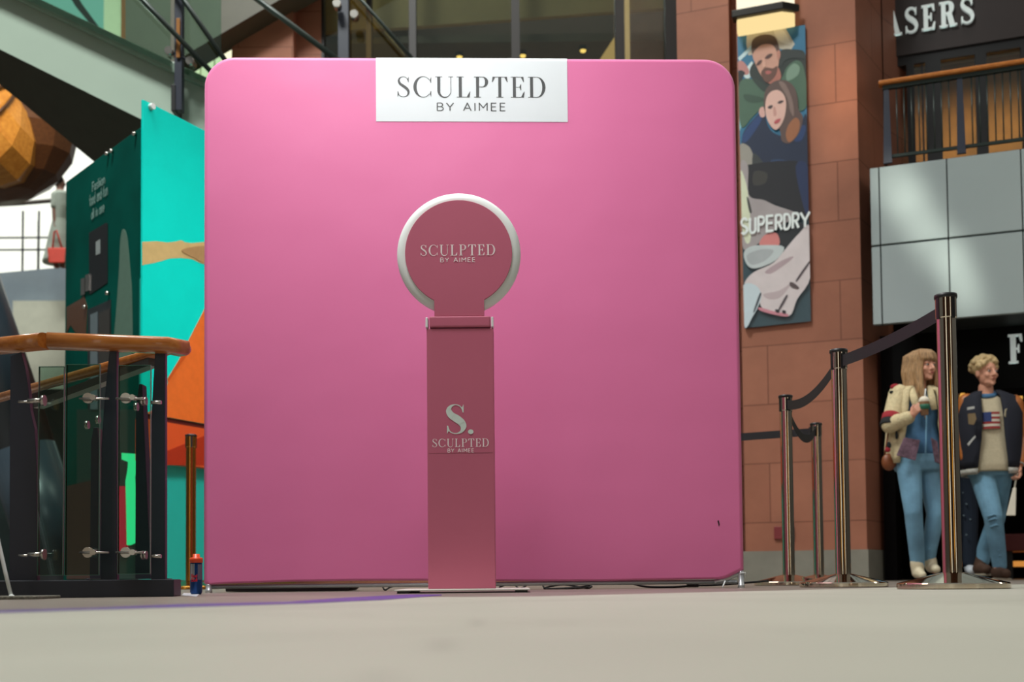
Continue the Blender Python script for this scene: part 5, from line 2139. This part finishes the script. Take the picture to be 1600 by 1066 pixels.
# hair
b = MB()
up_h = Vector((0, 0, 1))
rh = fh.cross(UP).normalized()
at = lambda x, y, z: hd + rh * x + fh * y + UP * z
b.ell(at(0, -.030, .040), (.088, .090, .096), Matrix((rh, fh, UP)).transposed(), 20, 12)
b.ell(at(0, -.060, -.03), (.088, .062, .11), Matrix((rh, fh, UP)).transposed(), 20, 12)
for i in range(7):                                   # fringe
    x = -.062 + i * .0205
    b.path([at(x * .7, .02, .118), at(x, .080 - abs(x) * .5, .088), at(x * 1.08, .094 - abs(x) * .55, .048), at(x * 1.1, .090 - abs(x) * .6, .030)], [.016, .015, .011, .006], 8)
for sgn in (-1, 1):
    for i in range(7):
        x = .060 + i * .004
        yy = .045 - i * .026
        L = .36 + .05 * math.sin(i * 2.1)
        b.path([at(sgn * .018, yy * .5 - .01, .118), at(sgn * x * .88, yy, .078), at(sgn * (x + .008), yy * 1.0, -.04), at(sgn * (x + .012 + .010 * math.sin(i * 2)), yy + .010 + .014 * math.sin(i * 2.3), -.15), at(sgn * (x + .006), yy + .035 + .01 * math.sin(i * 1.7), -.26), at(sgn * (x - .010), yy + .05, -L)],
               [.016, .019, .019, .019, .015, .005], 8)
b.build('hair', M_blonde, wo_, remesh=.006, smooth_it=1)
# belt buckle and boots
for pts in (((J(1433, 880, .015), J(1434, 892, .015), .052, .046), (J(1434, 895, .02), J(1441, 899, -.12), .044, .030)),
            ((J(1451, 870, .10), J(1455, 884, .09), .050, .046), (J(1455, 886, .10), J(1463, 890, -.04), .044, .030))):
    b = MB()
    capsules(b, pts)
    o = b.build('boot', M_cream, wo_, remesh=.008, smooth_it=2)
# shoulder bag
b = MB()
c = J(1389, 722, .0)
b.ell(c, (.055, .035, .065), None, 18, 12)
b.path([c + Vector((-.03, 0, .05)), J(1386, 690, -.02), J(1392, 640, -.0)], .007, 8)
tag(b.build('shoulder_bag', mat('brown_leather', (124, 66, 30), rough=.45)), 'small brown leather bag hanging at the hip of the person in cream fleece', 'bag')
# drink
cu = thing('iced_drink_cup', cup_c - Vector((0, 0, .06)), 'clear cup of cream-topped iced coffee with straw held by the blonde long-haired person', 'drink cup')
b = MB()
b.lathe([(0, -.06), (.026, -.06), (.036, .035), (.0365, .038), (0, .038)], cup_c, 24)
b.build('cup', mat('coffee_cup', (150, 112, 80), rough=.2, var=.2, scale=30), cu)
b = MB()
b.lathe([(.037, -.02), (.0385, .015), (.0375, .016), (.036, -.02)], cup_c, 24)
b.build('sleeve_band', mat('green_label', (40, 110, 84), rough=.5), cu)
b = MB()
b.ell(cup_c + Vector((0, 0, .045)), (.038, .038, .032), None, 16, 10)
b.build('cream_top', mat('whipped_cream', (226, 216, 196), rough=.7), cu)
b = MB()
b.path([cup_c + Vector((0, 0, .03)), cup_c + Vector((.012, -.005, .13))], .004, 8)
b.build('straw', M_white, cu)

# --- the man
DM = 9.05
J = pj(DM)
ma = thing('person', GZ(1548, DM), 'person with curly blond hair in a navy and tan varsity jacket and jeans, walking', 'person')
fd = Vector((-.26, -.965, 0)).normalized()
rt = fd.cross(UP).normalized()
hd = J(1541, 583)
fh = Vector((.24, -.97, -.02)).normalized()
sR, sL = J(1511, 630, .06), J(1583, 632, -.04)
eR, eL = J(1502, 678, .10), J(1596, 684, -.02)
wR, wL = J(1512, 722, .0), J(1591, 728, -.10)
hipR, hipL = J(1532, 728, .03), J(1563, 728, -.0)
kR, kL = J(1552, 808, -.12), J(1556, 812, .16)
aR_, aL_ = J(1560, 876, -.04), J(1537, 868, .30)
b = MB()
head_mesh(b, hd, fh, UP, 1.04, True)
b.capsule(J(1540, 606, .03), J(1541, 626, .04), .058, .066)
shell(b, [(J(1542, 620, .03), .10, .07), (J(1544, 630, .03), .20, .10), (J(1546, 655, .02), .20, .12), (J(1547, 690, .02), .165, .11), (J(1547, 720, .02), .17, .115), (J(1547, 738, .02), .16, .11)], rt, fd)
capsules(b, [(sR, eR, .052, .042), (eR, wR, .040, .026), (sL, eL, .052, .042), (eL, wL, .040, .026),
             (hipR, kR, .088, .058), (kR, aR_, .056, .038), (hipL, kL, .088, .058), (kL, aL_, .056, .038),
             (aR_, J(1560, 890, -.05), .036, .036), (J(1558, 893, -.02), J(1570, 898, -.20), .038, .032),
             (aL_, J(1532, 886, .30), .036, .036), (J(1530, 890, .32), J(1540, 893, .14), .038, .032)])
hand(b, wL, Vector((-.1, -.25, -1)), Vector((-1, -.2, 0)), -1, 1.05, 1.1)
hand(b, wR, Vector((.5, -.3, -1)), Vector((1, 0, 0)), 1, 1.05, .6)
b.build('body', M_skin, ma, remesh=.006, smooth_it=3)
face_parts(ma, hd, fh, UP, 1.04, mat('lip_pale', (178, 108, 94), rough=.45), mat('brow_sandy', (130, 100, 70), rough=.6), M_skin)
# hair: curls
b = MB()
rh = fh.cross(UP).normalized()
at = lambda x, y, z: hd + rh * x + fh * y + UP * z
b.ell(at(0, -.03, .055), (.092, .100, .090), Matrix((rh, fh, UP)).transposed(), 20, 12)
rnd = random.Random(3)
for i in range(150):
    th = rnd.uniform(0, 2 * PI)
    ph = rnd.uniform(-.25, PI / 2)
    x, y, z = math.cos(th) * math.cos(ph) * .098, math.sin(th) * math.cos(ph) * .108 - .028, math.sin(ph) * .085 + .055
    if y > .055 and z < .065:
        continue
    if z < .03 and y > .0:
        continue
    b.ell(at(x, y, z), (rnd.uniform(.014, .026),) * 3, None, 8, 6)
b.build('hair', M_sandy, ma, remesh=.006)
# jeans
b = MB()
shell(b, [(J(1547, 712, .02), .165, .12), (J(1547, 728, .02), .182, .13), (J(1547, 745, .02), .17, .12)], rt, fd)
capsules(b, [(hipR + Vector((0, 0, -.03)), kR, .102, .074), (kR, J(1560, 868, -.05), .074, .062), (J(1560, 868, -.05), J(1562, 884, -.04), .062, .056),
             (hipL + Vector((0, 0, -.03)), kL, .100, .072), (kL, J(1538, 858, .28), .072, .06), (J(1538, 858, .28), J(1536, 876, .30), .06, .055)])
b.build('jeans', M_denim, ma, remesh=.010, smooth_it=2)
for (x, y, dd, wd_) in ((1553, 806, -.20, .07), (1554, 812, -.20, .06), (1560, 862, -.12, .05), (1562, 870, -.11, .05), (1556, 822, -.19, .055)):
    b = MB()
    b.path([J(x - wd_ * 150, y + 2, dd + .04), J(x, y - 2, dd), J(x + wd_ * 150, y + 2, dd + .04)], .008, 6)
    b.build('denim_crease', M_denim, ma)
# jumper
b = MB()
shell(b, [(J(1541, 617, .02), .07, .07), (J(1542, 626, .02), .15, .10), (J(1545, 655, .02), .19, .145), (J(1547, 690, .01), .178, .142), (J(1547, 728, .0), .182, .15), (J(1547, 738, .0), .172, .142)], rt, fd)
o = b.build('jumper', M_knit, ma, remesh=.009, smooth_it=2)
b = MB()
b.torus(J(1541, 616, .0), .074, .019, rt, (fd * .9 - UP * .35).normalized(), UP, 32, 8)
b.build('shirt_collar', M_denim_d, ma)
# flag on the jumper (stripes and a blue corner, set on the knit)
M_fr, M_fw, M_fb = mat('flag_red', (150, 52, 52), rough=.9), mat('flag_white', (206, 200, 184), rough=.9), mat('flag_blue', (48, 62, 110), rough=.9)
fc = J(1549, 657, -.135)


def fpt(u, v):
    """on the chest; u across (-1..1), v up (0..1)"""
    return fc - rt * (u * .064) + fd * (.012 - .018 * u * u) + UP * (v - .5) * .135 + Vector((0, 0, 0))


b = MB()
for k in range(7):
    b.mi = k % 2
    for s_ in range(8):
        u0, u1 = -1 + s_ / 4, -1 + (s_ + 1) / 4
        b.face([b.bm.verts.new(fpt(u, v)) for u, v in ((u0, k / 7), (u1, k / 7), (u1, (k + 1) / 7), (u0, (k + 1) / 7))])
b.mi = 2
for s_ in range(4):
    u0, u1 = -1 + s_ / 4, -1 + (s_ + 1) / 4
    b.face([b.bm.verts.new(fpt(u, v) + fd * .002) for u, v in ((u0, .43), (u1, .43), (u1, 1), (u0, 1))])
b.build('flag_print', [M_fr, M_fw, M_fb], o, noflip=True)
# varsity jacket
b = MB()
shell(b, [(J(1542, 615, .03), .10, .10, 24), (J(1544, 624, .03), .205, .13, 17), (J(1546, 650, .02), .235, .175, 15), (J(1547, 690, .02), .225, .182, 19), (J(1547, 722, .02), .222, .185, 25), (J(1547, 733, .02), .21, .18, 28)], rt, fd, 30, True)
o = b.build('jacket', M_navyw, ma)
md = o.modifiers.new('thick', 'SOLIDIFY')
md.thickness = .016
md.offset = 1
b = MB()
shell(b, [(J(1547, 734, .02), .213, .182, 28), (J(1547, 743, .02), .205, .175, 30)], rt, fd, 30, True)
o2 = b.build('jacket_hem', mat('striped_rib', (170, 168, 160), rough=.9, var=.5, scale=25, stretch=(1, 1, 14)), ma)
md = o2.modifiers.new('thick', 'SOLIDIFY')
md.thickness = .016
md.offset = 1
for p, q, w_ in ((sR, eR, wR), (sL, eL, wL)):
    b = MB()
    capsules(b, [(p, q, .080, .070), (q, q.lerp(w_, .84), .069, .054)])
    b.build('sleeve', M_tan, ma, remesh=.009, smooth_it=2)
    b = MB()
    a_ = q.lerp(w_, .84)
    b.tube(a_, q.lerp(w_, .98), .050, .044, 20)
    b.build('cuff', mat('striped_rib', (170, 168, 160)), ma, bevel=.005)
for pts, c_, nm in (([(1583, 645), (1574, 636), (1567, 640), (1566, 650), (1577, 668), (1582, 650)], (200, 190, 160), 'cream_patch'),
                    ([(1512, 647), (1523, 646), (1525, 655), (1521, 664), (1513, 663)], (120, 100, 70), 'crest_patch'),
                    ([(1511, 637), (1522, 635), (1522, 639), (1511, 641)], (180, 180, 176), 'name_patch'),
                    ([(1511, 694), (1523, 681), (1524, 683), (1513, 697)], (180, 150, 80), 'pocket_trim')):
    b = MB()
    if nm == 'cream_patch':
        pp = [J(x + 3, y, -.182 + (x - 1566) * .0052) for x, y in pts]
    else:
        pp = [J(x, y, -.150 - (x - 1511) * .003) for x, y in pts]
    b.prism(pp, Vector((0, -.008, 0)))
    b.build(nm, mat('patch_%d' % c_[0], c_, rough=.8), ma)
# shoes
M_shoe = mat('brown_suede', (74, 50, 36), rough=.8)
for (s0, s1, s2, s3) in ((J(1562, 882, -.03), J(1560, 892, -.02), J(1558, 895, -.02), J(1571, 897, -.22)), (J(1536, 872, .30), J(1531, 886, .31), J(1529, 889, .33), J(1541, 890, .12))):
    b = MB()
    capsules(b, [(s0, s1, .056, .052), (s2, s3, .050, .042)])
    sh = b.build('shoe', M_shoe, ma, remesh=.008, smooth_it=2)
    b = MB()
    b.bar(s2 - Vector((0, 0, .05)), s3 - Vector((0, .02, .044)), .085, .018)
    b.build('sole', mat('pale_sole', (170, 160, 140), rough=.7), sh, bevel=.006)
# paper bag in his hand
pb = thing('carrier_bag', J(1590, 800, -.14), 'white paper carrier bag hanging from the hand of the person in varsity jacket', 'bag')
b = MB()
b.hexa([J(1572, 806, -.20), J(1587, 806, -.20), J(1587, 806, -.05), J(1572, 806, -.05), J(1583, 762, -.17), J(1588, 762, -.17), J(1588, 762, -.08), J(1583, 762, -.08)])
b.build('bag_body', mat('white_paper', (224, 218, 200), rough=.6), pb, bevel=.006)
b = MB()
b.path([J(1585, 764, -.14), J(1588, 745, -.14), J(1590, 740, -.14)], .006, 8)
b.build('handle', mat('white_paper', (224, 218, 200)), pb)

# --- third person, mostly hidden behind the nearest post
D3 = 9.9
J = pj(D3)
tp = thing('person', GZ(1514, D3), 'person in dark spotted trousers and pale shoes behind the nearest chrome post', 'person')
fd = Vector((.15, -1, 0)).normalized()
rt = fd.cross(UP).normalized()
hd = J(1490, 604)
b = MB()
head_mesh(b, hd, fd, UP, .95, False)
b.capsule(J(1491, 622, .03), J(1493, 640, .03), .045, .05)
shell(b, [(J(1494, 636, .03), .09, .06), (J(1495, 645, .03), .17, .09), (J(1496, 690, .03), .14, .10), (J(1498, 735, .03), .16, .11)], rt, fd)
capsules(b, [(J(1478, 650), J(1474, 690), .04, .034), (J(1474, 690), J(1476, 724), .033, .022), (J(1490, 738), J(1492, 815), .08, .055), (J(1492, 815), J(1490, 880), .05, .034), (J(1508, 738), J(1512, 815), .08, .055), (J(1512, 815), J(1514, 880), .05, .034),
             (J(1490, 892), J(1490, 895, -.12), .034, .03), (J(1514, 890), J(1517, 893, -.12), .034, .03),
             (J(1508, 650), J(1507, 690), .04, .034), (J(1507, 690), J(1505, 724), .033, .022)])
hand(b, J(1476, 724), Vector((0, -.1, -1)), Vector((1, 0, 0)), 1, .9, .5)
hand(b, J(1505, 724), Vector((0, -.1, -1)), Vector((-1, 0, 0)), -1, .9, .5)
b.build('body', M_skin, tp, remesh=.008, smooth_it=3)
face_parts(tp, hd, fd, UP, .95, M_lip, mat('brow_dark', (50, 38, 32), rough=.6), M_skin)
b = MB()
M3 = Matrix((rt, fd, UP)).transposed()
b.ell(hd - fd * .03 + UP * .04, (.085, .09, .09), M3, 16, 10)
b.ell(hd - fd * .06 - UP * .05, (.08, .05, .10), M3, 16, 10)
b.build('hair', mat('dark_hair', (40, 30, 26), rough=.6), tp, remesh=.008)
b = MB()
shell(b, [(J(1495, 638, .03), .10, .08), (J(1495, 646, .03), .185, .11), (J(1496, 690, .03), .165, .125), (J(1498, 735, .03), .185, .13), (J(1498, 742, .03), .18, .125)], rt, fd)
capsules(b, [(J(1478, 650), J(1474, 690), .055, .048), (J(1474, 690), J(1476, 718), .046, .036), (J(1508, 650), J(1507, 690), .055, .048), (J(1507, 690), J(1505, 718), .046, .036)])
b.build('top', mat('dark_top', (24, 26, 34), rough=.9), tp, remesh=.010, smooth_it=2)
M_dot = mat('dark_spotted_cloth', (24, 36, 52), rough=.9)
b = MB()
capsules(b, [(J(1490, 735), J(1491, 815), .10, .08), (J(1491, 815), J(1490, 880), .08, .062), (J(1508, 735), J(1513, 815), .105, .085), (J(1513, 815), J(1514, 878), .085, .066)])
tr = b.build('trousers', M_dot, tp, remesh=.010, smooth_it=2)
for (x, y) in ((1503, 728), (1505, 750), (1504, 770), (1512, 735), (1516, 756), (1522, 742), (1510, 788), (1519, 780), (1506, 806), (1516, 812), (1510, 836)):
    b = MB()
    b.ell(J(x, y, -.10 + abs(x - 1511) * .004), (.008, .012, .008), None, 8, 6)
    b.build('spot', mat('pale_spot', (110, 126, 134), rough=.9), tr)
for x, y in ((1490, 892), (1515, 889)):
    b = MB()
    capsules(b, [(J(x, y - 3), J(x, y), .05, .046), (J(x, y), J(x + 2, y + 3, -.14), .044, .036)])
    b.build('shoe', mat('white_trainer', (214, 220, 226), rough=.6), tp, remesh=.008, smooth_it=2)

# --- distant person on the upper walkway
D4 = 17.6
J = pj(D4)
k4 = D4 / 1750
fp = thing('person', J(90, 420), 'distant person in a long grey dress with tied dark hair on the upper walkway', 'person')
fd = Vector((.75, .65, 0)).normalized()
rt = fd.cross(UP).normalized()
hd = J(92, 284)
b = MB()
head_mesh(b, hd, fd, UP, 1.0, False)
b.capsule(J(93, 292), J(94, 301), .05, .055)
shell(b, [(J(94, 298), .08, .06), (J(95, 304), .17, .10), (J(96, 325), .15, .11), (J(95, 345), .13, .10), (J(93, 365), .17, .12), (J(92, 380), .16, .12)], rt, fd)
capsules(b, [(J(86, 305, -.1), J(84, 322, -.12), .045, .036), (J(84, 322, -.12), J(86, 350, -.12), .034, .024), (J(102, 305, .1), J(104, 326, .1), .045, .036), (J(104, 326, .1), J(102, 350, .0), .034, .024),
             (J(89, 375), J(88, 395), .08, .05), (J(88, 395), J(87, 415), .05, .035), (J(97, 375), J(97, 395), .08, .05), (J(97, 395), J(97, 415), .05, .035),
             (J(87, 416), J(90, 417), .035, .03), (J(97, 416), J(100, 417), .035, .03)])
hand(b, J(86, 350, -.12), Vector((.1, 0, -1)), Vector((1, 0, 0)), 1, .95, .7)
hand(b, J(102, 350, .0), Vector((-.1, 0, -1)), Vector((-1, 0, 0)), 1, .95, .7)
b.build('body', mat('distant_skin', (150, 106, 90), rough=.6), fp, remesh=.012, smooth_it=2)
b = MB()
shell(b, [(J(94, 300), .12, .09), (J(95, 305), .19, .13), (J(96, 325), .18, .13), (J(95, 345), .15, .12), (J(93, 370), .20, .16), (J(90, 395), .24, .18), (J(88, 408), .25, .20), (J(88, 411), .24, .19)], rt, fd)
capsules(b, [(J(86, 305, -.1), J(84, 322, -.12), .06, .05), (J(102, 305, .1), J(104, 326, .1), .06, .05)])
b.build('dress', mat('grey_dress', (172, 178, 164), rough=.9, var=.1), fp, remesh=.014, smooth_it=3)
b = MB()
b.ell(hd + UP * .03 - fd * .03, (.095, .10, .105), None, 14, 10)
b.ell(hd + UP * .10 - fd * .08, (.05, .05, .05), None, 12, 8)
b.build('hair', mat('dark_hair', (40, 30, 26)), fp, remesh=.012)
rb = thing('tote_bag', J(89, 408, -.3), 'red tote bag carried by the distant person in grey on the upper walkway', 'bag')
b = MB()
b.hexa([J(76, 411, -.35), J(101, 411, -.35), J(101, 411, -.2), J(76, 411, -.2), J(74, 387, -.3), J(103, 387, -.3), J(103, 387, -.22), J(74, 387, -.22)])
b.build('bag_body', mat('red_tote', (206, 62, 42), rough=.6), rb, bevel=.02)
b = MB()
b.path([J(82, 388, -.26), J(85, 362, -.26), J(88, 360, -.26), J(97, 388, -.26)], .015, 8)
b.build('handle', mat('red_tote', (206, 62, 42)), rb)
